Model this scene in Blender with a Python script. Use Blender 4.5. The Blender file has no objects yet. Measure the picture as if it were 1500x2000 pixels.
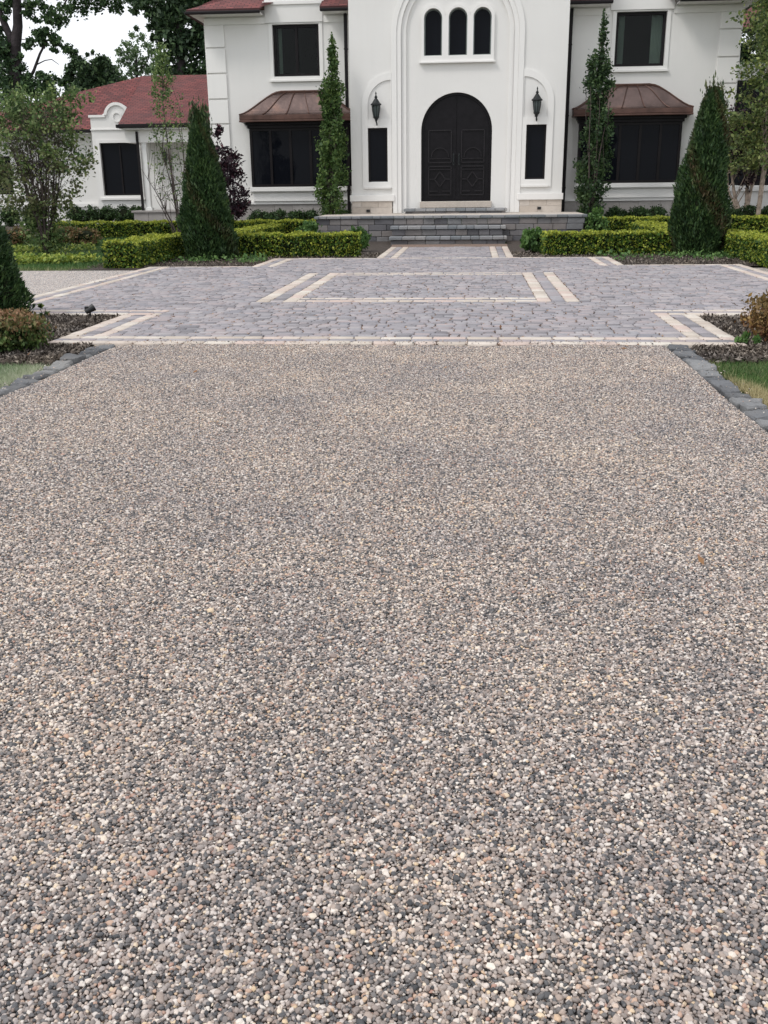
import bpy, math, random
import numpy as np
from mathutils import Vector, Matrix
from mathutils.geometry import tessellate_polygon
random.seed(7); RNG = np.random.default_rng(7)
C = bpy.context.scene.collection
PI = math.pi

# ---------------------------------------------------------------- camera measurements (lens, pitch, roll)
F, H = 1900.0, 1.4
vY = Vector((175, 637, -F)).normalized()
yv = (F*F + 175*65)/637.0
vZ = -Vector((65, -yv, -F)).normalized()
vX = vY.cross(vZ).normalized()
ROT = Matrix((vX, vY, vZ))                       # world = ROT @ camera
def at(px, py, Y):                               # the point at depth Y seen at a pixel of the photograph
    r = ROT @ Vector((px-750, -(py-1000), -F)); t = Y/r.y
    return Vector((r.x*t, Y, H+r.z*t))
def zg(y):                                       # ground level
    return 0.0 if y < 24 else min(0.055*(y-24), 0.3)

# ---------------------------------------------------------------- materials
def new_mat(name):
    m = bpy.data.materials.new(name); m.use_nodes = True
    nt = m.node_tree; b = nt.nodes['Principled BSDF']
    return m, nt, b
def ramp(nt, fac, stops, interp='LINEAR'):
    r = nt.nodes.new('ShaderNodeValToRGB'); r.color_ramp.interpolation = interp
    e = r.color_ramp.elements
    while len(e) < len(stops): e.new(0.5)
    for i, (p, c) in enumerate(stops):
        e[i].position = p; e[i].color = (*c, 1)
    nt.links.new(fac, r.inputs[0]); return r.outputs[0]
def coords(nt, scale=(1, 1, 1), kind='Object'):
    t = nt.nodes.new('ShaderNodeTexCoord'); mp = nt.nodes.new('ShaderNodeMapping')
    mp.inputs['Scale'].default_value = scale
    nt.links.new(t.outputs[kind], mp.inputs[0]); return mp.outputs[0]
def noise(nt, vec, scale, detail=4, rough=0.55):
    n = nt.nodes.new('ShaderNodeTexNoise'); n.inputs['Scale'].default_value = scale
    n.inputs['Detail'].default_value = detail; n.inputs['Roughness'].default_value = rough
    nt.links.new(vec, n.inputs['Vector']); return n.outputs[0]
def mixc(nt, fac, a, b, mode='MIX'):
    m = nt.nodes.new('ShaderNodeMix'); m.data_type = 'RGBA'; m.blend_type = mode
    for s, v in ((0, fac), (6, a), (7, b)):
        if isinstance(v, (int, float)): m.inputs[s].default_value = v
        elif isinstance(v, tuple): m.inputs[s].default_value = (*v, 1)
        else: nt.links.new(v, m.inputs[s])
    return m.outputs[2]
def bump(nt, b, h, dist, strength=1.0):
    n = nt.nodes.new('ShaderNodeBump'); n.inputs['Distance'].default_value = dist
    n.inputs['Strength'].default_value = strength
    nt.links.new(h, n.inputs['Height']); nt.links.new(n.outputs[0], b.inputs['Normal'])
def simple(name, c, rough=0.6, metal=0.0, var=0.12, scale=3.0, bmp=0.0, bscale=60, spec=None):
    m, nt, b = new_mat(name); v = coords(nt)
    n = noise(nt, v, scale)
    lo = tuple(x*(1-var) for x in c); hi = tuple(min(1, x*(1+var)) for x in c)
    nt.links.new(ramp(nt, n, [(0.3, lo), (0.7, hi)]), b.inputs['Base Color'])
    b.inputs['Roughness'].default_value = rough; b.inputs['Metallic'].default_value = metal
    if spec is not None: b.inputs['Specular IOR Level'].default_value = spec
    if bmp: bump(nt, b, noise(nt, v, bscale, 5), bmp)
    return m
M = {}
def stucco(name, c):
    m, nt, b = new_mat(name); v = coords(nt)
    big = noise(nt, v, 0.7, 5); col = ramp(nt, big, [(0.3, tuple(x*0.95 for x in c)), (0.75, c)])
    # rain streaks running down the render
    st = noise(nt, coords(nt, (5, 5, 0.35)), 1.6, 5)
    col = mixc(nt, ramp(nt, st, [(0.5, (0, 0, 0)), (0.9, (0.22,)*3)]), col, tuple(x*0.86 for x in c))
    nt.links.new(col, b.inputs['Base Color']); b.inputs['Roughness'].default_value = 0.9
    bump(nt, b, noise(nt, v, 70, 4), 0.004)
    return m
M['stucco'] = stucco('stucco', (0.78, 0.767, 0.742))
M['trim'] = stucco('trim_paint', (0.83, 0.815, 0.79))
M['bronze'] = simple('bronze_metal', (0.012, 0.010, 0.011), 0.45, 0.0, 0.2, spec=0.15)
M['door'] = simple('door_paint', (0.009, 0.008, 0.0095), 0.36, 0, 0.25, 9, 0.001, spec=0.14)
M['door_mould_lit'] = simple('door_moulding_sheen', (0.016, 0.014, 0.016), 0.34, 0, 0.2, 9, spec=0.24)  # door paint made lighter and glossier, so mouldings seem to catch the sky
M['iron'] = simple('cast_iron', (0.02, 0.023, 0.024), 0.42, 0.2, 0.4, 20, spec=0.3)
M['post'] = simple('post_paint', (0.75, 0.75, 0.73), 0.6, 0, 0.04)
M['curtain_and_glint'] = simple('curtain_and_glint_cloth', (0.55, 0.6, 0.56), 0.9, 0, 0.1)
M['black'] = simple('black_plastic', (0.01, 0.01, 0.011), 0.5)
m, nt, b = new_mat('dark_glass'); b.inputs['Base Color'].default_value = (0.006, 0.007, 0.010, 1)
b.inputs['Roughness'].default_value = 0.04; b.inputs['Specular IOR Level'].default_value = 0.07
v = coords(nt); bump(nt, b, noise(nt, v, 0.8, 2), 0.01)
M['glass'] = m
m, nt, b = new_mat('clear_glass')
tr = nt.nodes.new('ShaderNodeBsdfTransparent'); tr.inputs[0].default_value = (0.62, 0.66, 0.64, 1)
gl = nt.nodes.new('ShaderNodeBsdfGlossy'); gl.inputs['Roughness'].default_value = 0.03
mx = nt.nodes.new('ShaderNodeMixShader'); mx.inputs[0].default_value = 0.012
nt.links.new(tr.outputs[0], mx.inputs[1]); nt.links.new(gl.outputs[0], mx.inputs[2])
nt.links.new(mx.outputs[0], nt.nodes['Material Output'].inputs[0]); M['clear'] = m
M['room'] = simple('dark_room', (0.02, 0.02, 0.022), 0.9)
# copper
m, nt, b = new_mat('aged_copper'); v = coords(nt)
n = noise(nt, v, 1.3, 6, 0.65)
nt.links.new(ramp(nt, n, [(0.3, (0.085, 0.06, 0.055)), (0.52, (0.15, 0.105, 0.095)), (0.75, (0.29, 0.175, 0.135))]), b.inputs['Base Color'])
b.inputs['Metallic'].default_value = 0.6; b.inputs['Roughness'].default_value = 0.42
bump(nt, b, noise(nt, v, 5, 3), 0.01); M['copper'] = m
M['copper_edge'] = simple('copper_edge', (0.10, 0.052, 0.04), 0.45, 0.4, 0.4, 4)
# shingles
m, nt, b = new_mat('red_shingles')
t = nt.nodes.new('ShaderNodeUVMap')
br = nt.nodes.new('ShaderNodeTexBrick'); br.inputs['Scale'].default_value = 1.0
br.inputs['Brick Width'].default_value = 0.24; br.inputs['Row Height'].default_value = 0.13
br.inputs['Mortar Size'].default_value = 0.014; br.inputs['Bias'].default_value = 0.0
br.inputs['Color1'].default_value = (0.13, 0.034, 0.033, 1); br.inputs['Color2'].default_value = (0.255, 0.072, 0.066, 1)
br.inputs['Mortar'].default_value = (0.045, 0.013, 0.014, 1)
nt.links.new(t.outputs[0], br.inputs['Vector'])
v = coords(nt); n = noise(nt, v, 1.6, 6, 0.7)
col = mixc(nt, ramp(nt, n, [(0.4, (0, 0, 0)), (0.75, (0.7,)*3)]), br.outputs[0], (0.085, 0.045, 0.045))
nt.links.new(col, b.inputs['Base Color']); b.inputs['Roughness'].default_value = 0.9
bump(nt, b, br.outputs['Fac'], 0.012); M['shingle'] = m
# island coloured stone materials
def stone_mat(name, stops, rough=0.85, bdist=0.004, bscale=30, dirt=(0.1, 0.08, 0.07), dirtamt=0.35):
    m, nt, b = new_mat(name); g = nt.nodes.new('ShaderNodeNewGeometry'); v = coords(nt)
    col = ramp(nt, g.outputs['Random Per Island'], stops)
    n2 = noise(nt, v, 9, 6, 0.7)
    col = mixc(nt, 0.5, col, ramp(nt, n2, [(0.25, (0.55,)*3), (0.75, (1.0,)*3)]), 'MULTIPLY')
    n = noise(nt, v, 0.8, 5, 0.65)
    col = mixc(nt, ramp(nt, n, [(0.45, (0, 0, 0)), (0.8, (dirtamt,)*3)]), col, dirt)
    nt.links.new(col, b.inputs['Base Color']); b.inputs['Roughness'].default_value = rough
    bump(nt, b, noise(nt, v, bscale, 6, 0.7), bdist)
    return m
M['paver'] = stone_mat('grey_pavers', [(0, (0.19, 0.18, 0.195)), (0.2, (0.30, 0.285, 0.30)), (0.4, (0.375, 0.34, 0.355)), (0.55, (0.26, 0.255, 0.28)), (0.7, (0.41, 0.35, 0.35)), (0.85, (0.335, 0.325, 0.345)), (1, (0.44, 0.40, 0.40))], dirt=(0.25, 0.21, 0.205))
M['cream'] = stone_mat('cream_pavers', [(0, (0.51, 0.44, 0.375)), (0.3, (0.62, 0.55, 0.475)), (0.5, (0.60, 0.475, 0.42)), (0.75, (0.69, 0.635, 0.56)), (1, (0.59, 0.51, 0.445))], dirt=(0.42, 0.33, 0.27), dirtamt=0.45)
M['block'] = stone_mat('grey_wall_blocks', [(0, (0.10, 0.10, 0.11)), (0.35, (0.17, 0.165, 0.175)), (0.6, (0.24, 0.215, 0.205)), (1, (0.20, 0.205, 0.215))], bdist=0.012, bscale=22)
M['coping'] = stone_mat('grey_coping_stone', [(0, (0.17, 0.19, 0.205)), (0.5, (0.27, 0.28, 0.295)), (1, (0.36, 0.355, 0.35))], bdist=0.01, bscale=22)
M['sett'] = stone_mat('granite_setts', [(0, (0.10, 0.105, 0.115)), (0.5, (0.18, 0.185, 0.195)), (1, (0.29, 0.29, 0.29))], bdist=0.03, bscale=14, dirt=(0.30, 0.28, 0.25), dirtamt=0.6)
M['limestone'] = stone_mat('limestone', [(0, (0.52, 0.45, 0.38)), (0.5, (0.62, 0.55, 0.48)), (1, (0.68, 0.62, 0.56))], bdist=0.008, dirt=(0.4, 0.34, 0.3))
M['greystone'] = stone_mat('grey_limestone', [(0, (0.34, 0.32, 0.30)), (1, (0.46, 0.43, 0.41))], bdist=0.008)
# joint sand between the pavers
M['joint'] = simple('joint_sand', (0.20, 0.14, 0.11), 0.95, 0, 0.6, 45, 0.006, 200)
# pebble colours
PEB = [(0.0, (0.06, 0.064, 0.072)), (0.13, (0.13, 0.135, 0.145)), (0.26, (0.22, 0.21, 0.21)), (0.38, (0.32, 0.28, 0.26)), (0.49, (0.45, 0.415, 0.40)),
       (0.58, (0.31, 0.25, 0.225)), (0.66, (0.54, 0.465, 0.415)), (0.76, (0.62, 0.565, 0.54)), (0.87, (0.82, 0.78, 0.73)), (0.92, (0.60, 0.43, 0.33)), (0.94, (0.46, 0.29, 0.245)), (0.965, (0.76, 0.61, 0.42)), (1.0, (0.89, 0.86, 0.82))]
m, nt, b = new_mat('pebbles'); oi = nt.nodes.new('ShaderNodeObjectInfo')
col = ramp(nt, oi.outputs['Random'], PEB); g = nt.nodes.new('ShaderNodeNewGeometry')
big = noise(nt, g.outputs['Position'], 1.1, 4)
col = mixc(nt, 1.0, col, ramp(nt, big, [(0.3, (0.80, 0.78, 0.78)), (0.7, (1.08, 1.01, 0.93))]), 'MULTIPLY')
fine = noise(nt, g.outputs['Position'], 260, 3)
col = mixc(nt, 0.45, col, ramp(nt, fine, [(0.3, (0.55,)*3), (0.7, (1.0,)*3)]), 'MULTIPLY')
nt.links.new(col, b.inputs['Base Color']); b.inputs['Roughness'].default_value = 0.7; M['pebble'] = m
m, nt, b = new_mat('gravel_bed'); g = nt.nodes.new('ShaderNodeNewGeometry')
vo = nt.nodes.new('ShaderNodeTexVoronoi'); vo.inputs['Scale'].default_value = 85
nt.links.new(g.outputs['Position'], vo.inputs['Vector'])
sp = nt.nodes.new('ShaderNodeSeparateColor'); nt.links.new(vo.outputs['Color'], sp.inputs[0])
col = ramp(nt, sp.outputs[0], PEB)
ed = nt.nodes.new('ShaderNodeMath'); ed.operation = 'MULTIPLY'; ed.inputs[1].default_value = 1.0
nt.links.new(vo.outputs['Distance'], ed.inputs[0])
nt.links.new(col, b.inputs['Base Color']); b.inputs['Roughness'].default_value = 0.85
inv = nt.nodes.new('ShaderNodeMath'); inv.operation = 'SUBTRACT'; inv.inputs[0].default_value = 1
nt.links.new(ed.outputs[0], inv.inputs[1]); bump(nt, b, inv.outputs[0], 0.008); M['gravel'] = m
# ground kinds
def ground_mat(name, stops, s1=3, s2=60, bd=0.02):
    m, nt, b = new_mat(name); v = coords(nt)
    a = noise(nt, v, s1, 6, 0.7); f2 = noise(nt, v, s2, 5, 0.7)
    mm = nt.nodes.new('ShaderNodeMix'); mm.inputs[0].default_value = 0.5
    nt.links.new(a, mm.inputs[2]); nt.links.new(f2, mm.inputs[3])
    nt.links.new(ramp(nt, mm.outputs[0], stops), b.inputs['Base Color'])
    b.inputs['Roughness'].default_value = 0.95; bump(nt, b, f2, bd); return m
M['soil_lawn'] = ground_mat('lawn_soil', [(0.35, (0.035, 0.055, 0.018)), (0.5, (0.05, 0.09, 0.025)), (0.7, (0.11, 0.12, 0.05))], 1.2, 70)
M['mulch'] = ground_mat('mulch_soil', [(0.35, (0.03, 0.022, 0.018)), (0.55, (0.075, 0.058, 0.048)), (0.7, (0.14, 0.115, 0.10))], 6, 60)
def island_leaf(name, stops, trans=0.25, tint=None, rough=0.55, clump=0.9, spec=0.3):
    m, nt, b = new_mat(name); g = nt.nodes.new('ShaderNodeNewGeometry')
    col = ramp(nt, g.outputs['Random Per Island'], stops)
    big = noise(nt, g.outputs['Position'], clump, 4, 0.6)
    col = mixc(nt, 1.0, col, ramp(nt, big, [(0.3, (0.7, 0.72, 0.75)), (0.7, (1.25, 1.2, 1.05))]), 'MULTIPLY')
    if tint:
        a = nt.nodes.new('ShaderNodeAttribute'); a.attribute_name = 'growth'
        col = mixc(nt, a.outputs['Fac'], col, tint)
    nt.links.new(col, b.inputs['Base Color']); b.inputs['Roughness'].default_value = rough
    b.inputs['Specular IOR Level'].default_value = spec
    if trans:
        t = nt.nodes.new('ShaderNodeBsdfTranslucent'); nt.links.new(col, t.inputs[0])
        mx = nt.nodes.new('ShaderNodeMixShader'); mx.inputs[0].default_value = trans
        nt.links.new(b.outputs[0], mx.inputs[1]); nt.links.new(t.outputs[0], mx.inputs[2])
        nt.links.new(mx.outputs[0], nt.nodes['Material Output'].inputs[0])
    return m
M['chip'] = island_leaf('mulch_chips', [(0, (0.03, 0.024, 0.02)), (0.4, (0.085, 0.068, 0.058)), (0.75, (0.17, 0.145, 0.13)), (1, (0.32, 0.28, 0.25))], 0, rough=0.9)
M['grass'] = island_leaf('grass_blades', [(0, (0.04, 0.10, 0.025)), (0.5, (0.075, 0.165, 0.045)), (1, (0.14, 0.23, 0.08))], 0.25, (0.50, 0.42, 0.24), clump=1.5)
M['grass_wet'] = island_leaf('pale_grass_blades', [(0, (0.08, 0.18, 0.06)), (0.6, (0.17, 0.28, 0.12)), (1, (0.38, 0.46, 0.30))], 0.25, (0.55, 0.55, 0.42), clump=1.5)
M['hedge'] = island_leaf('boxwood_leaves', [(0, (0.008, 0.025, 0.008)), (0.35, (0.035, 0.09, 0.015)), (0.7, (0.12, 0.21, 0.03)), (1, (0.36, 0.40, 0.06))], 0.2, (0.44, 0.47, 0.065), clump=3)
M['cypress'] = island_leaf('cypress_sprays', [(0, (0.014, 0.036, 0.014)), (0.6, (0.038, 0.082, 0.028)), (1, (0.08, 0.135, 0.045))], 0.1, (0.10, 0.055, 0.03), clump=3)
M['oak'] = island_leaf('oak_leaves', [(0, (0.02, 0.045, 0.022)), (0.6, (0.058, 0.115, 0.05)), (1, (0.13, 0.21, 0.09))], 0.2, clump=0.5)
M['darkleaf'] = island_leaf('dark_evergreen_leaves', [(0, (0.014, 0.030, 0.016)), (0.6, (0.04, 0.078, 0.037)), (1, (0.095, 0.155, 0.07))], 0.12, clump=0.5)
M['paleleaf'] = island_leaf('pale_green_leaves', [(0, (0.07, 0.12, 0.06)), (0.6, (0.14, 0.22, 0.11)), (1, (0.27, 0.35, 0.22))], 0.3, clump=0.5)
M['shrubleaf'] = island_leaf('serviceberry_leaves', [(0, (0.04, 0.08, 0.028)), (0.5, (0.11, 0.185, 0.06)), (1, (0.28, 0.36, 0.15))], 0.3, (0.20, 0.12, 0.09), clump=1.5)
M['birchleaf'] = island_leaf('yellow_green_leaves', [(0, (0.035, 0.07, 0.025)), (0.5, (0.11, 0.17, 0.05)), (1, (0.28, 0.33, 0.11))], 0.3, (0.16, 0.08, 0.07), clump=1.5)
M['purple'] = island_leaf('purple_leaves', [(0, (0.010, 0.006, 0.011)), (0.7, (0.028, 0.012, 0.021)), (1, (0.075, 0.022, 0.035))], 0.12, clump=2)
M['colleaf'] = island_leaf('hornbeam_leaves', [(0, (0.035, 0.075, 0.022)), (0.5, (0.075, 0.14, 0.04)), (1, (0.15, 0.22, 0.07))], 0.25, clump=2.5)
M['collime'] = island_leaf('dark_hornbeam_leaves', [(0, (0.018, 0.04, 0.018)), (0.5, (0.038, 0.078, 0.032)), (1, (0.09, 0.145, 0.055))], 0.22, clump=2.5)
M['perennial'] = island_leaf('perennial_leaves', [(0, (0.04, 0.10, 0.03)), (0.5, (0.09, 0.18, 0.05)), (1, (0.17, 0.29, 0.09))], 0.25, clump=3)
M['lime'] = island_leaf('lime_groundcover', [(0, (0.09, 0.16, 0.03)), (0.5, (0.22, 0.30, 0.05)), (1, (0.40, 0.44, 0.10))], 0.25, clump=3)
M['rust'] = island_leaf('rusty_bush_leaves', [(0, (0.03, 0.055, 0.018)), (0.5, (0.06, 0.11, 0.03)), (1, (0.13, 0.19, 0.06))], 0.2, (0.27, 0.15, 0.08), clump=5)
M['gold'] = island_leaf('golden_bush_leaves', [(0, (0.07, 0.055, 0.022)), (0.5, (0.20, 0.13, 0.045)), (1, (0.44, 0.29, 0.11))], 0.2, (0.16, 0.07, 0.035), clump=5)
M['core'] = simple('shade_core', (0.014, 0.018, 0.009), 0.95, 0, 0.4, 12, spec=0.1)  # near-black fill, the shade between the leaves put into its colour
M['bark'] = simple('bark', (0.075, 0.058, 0.052), 0.95, 0, 0.4, 5, 0.03, 14)
M['darkbark'] = simple('dark_bark', (0.03, 0.024, 0.026), 0.95, 0, 0.4, 3, 0.05, 8)
M['palebark'] = simple('pale_bark', (0.34, 0.27, 0.22), 0.9, 0, 0.45, 8, 0.01, 30)
M['deadleaf'] = island_leaf('fallen_leaves', [(0, (0.16, 0.08, 0.04)), (1, (0.36, 0.2, 0.1))], 0.1)

# ---------------------------------------------------------------- mesh helpers
class MB:
    def __init__(s): s.v = []; s.f = []
    def add(s, vs, fs):
        n = len(s.v); s.v += [tuple(p) for p in vs]; s.f += [tuple(i+n for i in f) for f in fs]; return s
    def box(s, x0, x1, y0, y1, z0, z1):
        return s.add([(x, y, z) for z in (z0, z1) for y in (y0, y1) for x in (x0, x1)],
                     [(0, 2, 3, 1), (4, 5, 7, 6), (0, 1, 5, 4), (2, 6, 7, 3), (0, 4, 6, 2), (1, 3, 7, 5)])
    def plate(s, outer, holes, y0, y1):
        """a flat panel in the XZ plane with holes, front face at y0, back at y1"""
        loops = [outer]+list(holes); flat = [p for l in loops for p in l]
        tris = tessellate_polygon([[Vector((x, z, 0)) for x, z in l] for l in loops])
        n = len(flat)
        vs = [(x, y0, z) for x, z in flat]+[(x, y1, z) for x, z in flat]; fs = []
        for a, b_, c in tris:
            A, B, D = (Vector(flat[i]) for i in (a, b_, c))
            if (B-A).cross(D-A) < 0: b_, c = c, b_
            fs.append((a, b_, c)); fs.append((a+n, c+n, b_+n))
        o = 0
        for k, l in enumerate(loops):
            ar = sum(l[i][0]*l[(i+1) % len(l)][1]-l[(i+1) % len(l)][0]*l[i][1] for i in range(len(l)))
            for i in range(len(l)):
                i0, i1 = o+i, o+(i+1) % len(l)
                if (ar > 0) != (k == 0): i0, i1 = i1, i0
                fs.append((i1, i0, i0+n, i1+n))
            o += len(l)
        return s.add(vs, fs)
    def lathe(s, cx, cy, prof, n=20, a0=0):
        vs = []; fs = []; k = len(prof)
        for i in range(n):
            a = a0+2*PI*i/n
            for r, z in prof: vs.append((cx+r*math.cos(a), cy+r*math.sin(a), z))
        for i in range(n):
            for j in range(k-1):
                a, b_ = i*k+j, ((i+1) % n)*k+j
                fs.append((a, b_, b_+1, a+1))
        return s.add(vs, fs)
    def tube(s, pts, rad, n=8, cap=True):
        pts = [Vector(p) for p in pts]; vs = []; fs = []
        if not hasattr(rad, '__len__'): rad = [rad]*len(pts)
        up = Vector((0.13, 0.91, 0.2)).normalized()
        for i, p in enumerate(pts):
            d = (pts[min(i+1, len(pts)-1)]-pts[max(i-1, 0)]).normalized()
            u = d.cross(up)
            if u.length < 1e-3: u = d.cross(Vector((1, 0, 0)))
            u.normalize(); w = u.cross(d).normalized()
            for k in range(n):
                a = 2*PI*k/n; vs.append(p+(u*math.cos(a)+w*math.sin(a))*rad[i])
        for i in range(len(pts)-1):
            for k in range(n):
                a, b_ = i*n+k, i*n+(k+1) % n
                fs.append((a, b_, b_+n, a+n))
        if cap: fs.append(tuple(range(n))[::-1]); fs.append(tuple(range(len(vs)-n, len(vs))))
        return s.add(vs, fs)
    def build(s, name, mat, parent=None, smooth=False, bevel=0, origin=None):
        me = bpy.data.meshes.new(name); me.from_pydata(s.v, [], s.f); me.update()
        me.materials.append(mat)
        if smooth: me.shade_smooth()
        o = bpy.data.objects.new(name, me); C.objects.link(o)
        if parent: put(o, parent)
        if bevel:
            md = o.modifiers.new('bevel', 'BEVEL'); md.width = bevel; md.segments = 2; md.limit_method = 'ANGLE'
        return o
def put(o, parent):
    o.parent = parent
    if parent.type == 'EMPTY' or True:
        o.matrix_parent_inverse = Matrix.Translation(world_loc(parent)).inverted()
def world_loc(o):
    l = Vector(o.location)
    if o.parent: l = l + world_loc(o.parent) - world_loc(o.parent)
    return l
def tag(o, label=None, cat=None, group=None, kind=None):
    if label: o['label'] = label
    if cat: o['category'] = cat
    if group: o['group'] = group
    if kind: o['kind'] = kind
    return o
def thing(name, loc, label, cat, group=None):
    o = bpy.data.objects.new(name, None); C.objects.link(o); o.location = loc; o.empty_display_size = 0.2
    return tag(o, label, cat, group)
def np_mesh(name, V, nper, mat, parent=None, attr=None, kind=None, sizes=None):
    """V: (N*nper,3) vertices, every nper of them one face"""
    me = bpy.data.meshes.new(name); nv = len(V); nf = nv//nper
    me.vertices.add(nv); me.vertices.foreach_set('co', np.ascontiguousarray(V, dtype=np.float32).ravel())
    me.loops.add(nv); me.loops.foreach_set('vertex_index', np.arange(nv, dtype=np.int32))
    me.polygons.add(nf); me.polygons.foreach_set('loop_start', np.arange(0, nv, nper, dtype=np.int32))
    me.update(calc_edges=True)
    if attr is not None:
        a = me.attributes.new('growth', 'FLOAT', 'FACE'); a.data.foreach_set('value', np.asarray(attr, dtype=np.float32))
    me.materials.append(mat)
    o = bpy.data.objects.new(name, me); C.objects.link(o)
    if parent: put(o, parent)
    return o
def leaves(name, P, size, mat, parent=None, aspect=0.55, up=0.0, attr=None, jitter=0.35, dirs=None, lie=None):
    """a rhombic leaf at every point of P, random direction (up: pull to the vertical; lie: facing pull)"""
    P = np.asarray(P, dtype=np.float64); N = len(P)
    d = RNG.normal(size=(N, 3)) if dirs is None else dirs+RNG.normal(size=(N, 3))*0.35
    d[:, 2] += up*2.0
    d /= np.linalg.norm(d, axis=1)[:, None]
    q = RNG.normal(size=(N, 3))
    if lie is not None: q = q*0.5+np.asarray(lie)
    s = np.cross(d, q); s /= np.linalg.norm(s, axis=1)[:, None]+1e-9
    L = (size*(1+jitter*RNG.normal(size=N))).clip(size*0.4, size*1.8)[:, None]
    a = P-d*L*0.5; c = P+d*L*0.5; m_ = P-d*L*0.06
    b_ = m_+s*L*aspect*0.5; e = m_-s*L*aspect*0.5
    V = np.stack([a, b_, c, e], axis=1).reshape(-1, 3)
    return np_mesh(name, V, 4, mat, parent, attr)
def ball(n, c, r, surf=0.0):
    """n random points in an ellipsoid (surf 0: filled, 1: shell)"""
    d = RNG.normal(size=(n, 3)); d /= np.linalg.norm(d, axis=1)[:, None]
    k = RNG.random(n)**(1/3.0); k = surf+(1-surf)*k
    return np.asarray(c)+d*k[:, None]*np.asarray(r)
def clump(n, c, r):
    return np.asarray(c)+RNG.normal(size=(n, 3))*np.asarray(r)*0.5

# ---------------------------------------------------------------- camera, world, sun
cam = bpy.data.cameras.new('camera'); co = bpy.data.objects.new('camera', cam); C.objects.link(co)
cam.sensor_fit = 'VERTICAL'; cam.sensor_height = 36; cam.sensor_width = 27; cam.lens = 36*F/2000
cam.clip_start = 0.05; cam.clip_end = 2000
co.matrix_world = Matrix.Translation((0, 0, H)) @ ROT.to_4x4()
bpy.context.scene.camera = co
SUN_EL, SUN_AZ = math.radians(50), math.radians(232)     # from behind the camera on the left
w = bpy.data.worlds.new('World'); bpy.context.scene.world = w; w.use_nodes = True
nt = w.node_tree; bg = nt.nodes['Background']
sky = nt.nodes.new('ShaderNodeTexSky'); sky.sky_type = 'NISHITA'; sky.sun_disc = False
sky.sun_elevation = SUN_EL; sky.sun_rotation = SUN_AZ
tc = nt.nodes.new('ShaderNodeTexCoord')
cn = noise(nt, tc.outputs['Generated'], 2.2, 6, 0.6)
fac = ramp(nt, cn, [(0.2, (0.84,)*3), (0.6, (0.98,)*3)])
nt.links.new(mixc(nt, fac, sky.outputs[0], (9.3, 9.5, 9.9)), bg.inputs[0])   # a bright, nearly closed cloud cover
bg.inputs[1].default_value = 0.125
sl = bpy.data.lights.new('sun', 'SUN'); so = bpy.data.objects.new('sun', sl); C.objects.link(so)
sl.energy = 1.5; sl.angle = math.radians(14); sl.color = (1.0, 0.965, 0.92)
sd = Vector((math.sin(SUN_AZ)*math.cos(SUN_EL), math.cos(SUN_AZ)*math.cos(SUN_EL), math.sin(SUN_EL)))
so.rotation_euler = (-sd).to_track_quat('-Z', 'Y').to_euler()
S = bpy.context.scene
S.view_settings.view_transform = 'Standard'; S.view_settings.look = 'None'; S.view_settings.gamma = 1
S.view_settings.exposure = 0.0

# ---------------------------------------------------------------- ground sheets
def sheet(name, rects, z, mat, sub=None):
    mb = MB()
    for x0, x1, y0, y1 in rects:
        ys = [y0]+[t for t in (24, 24+0.3/0.055) if y0 < t < y1]+[y1]
        for a, b_ in zip(ys, ys[1:]):
            mb.add([(x0, a, zg(a)+z), (x1, a, zg(a)+z), (x1, b_, zg(b_)+z), (x0, b_, zg(b_)+z)], [(0, 1, 2, 3)])
    return tag(mb.build(name, mat), kind='structure')
sheet('ground', [(-300, 300, -60, 500)], -0.06, M['soil_lawn'])
sheet('gravel_drive', [(-3.36, 1.77, -6, 9.08), (-30, -6.09, 11.2, 18.2), (4.82, 30, 11.2, 18.2)], -0.03, M['gravel'])
sheet('paving_bed', [(-6.09, 4.82, 11.25, 18.5), (-4.08, 2.5, 9.085, 11.25), (-4.12, 2.75, 18.5, 20.6), (-1.98, 0.84, 20.6, 24.9)], -0.008, M['joint'])
mul = [(-9, -4.085, 9.0, 11.245), (-9, -3.57, 8.05, 9.0), (2.505, 8, 8.9, 11.245), (1.98, 8, 8.3, 8.9), (-4.085, -3.57, 9.0, 9.075), (1.98, 2.505, 8.9, 9.075),
       (-7.3, -4.125, 18.51, 29.8), (-4.125, -1.985, 20.61, 29.8), (0.845, 2.755, 20.61, 29.8), (2.755, 5.6, 18.51, 29.8),
       (-7.6, -6.1, 18.25, 18.5), (-17, -7.3, 27.7, 33.9), (5.6, 20, 24.5, 33), (-10.9, -9.0, 21.6, 24.2)]
sheet('garden_bed', mul, -0.02, M['mulch'])

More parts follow.
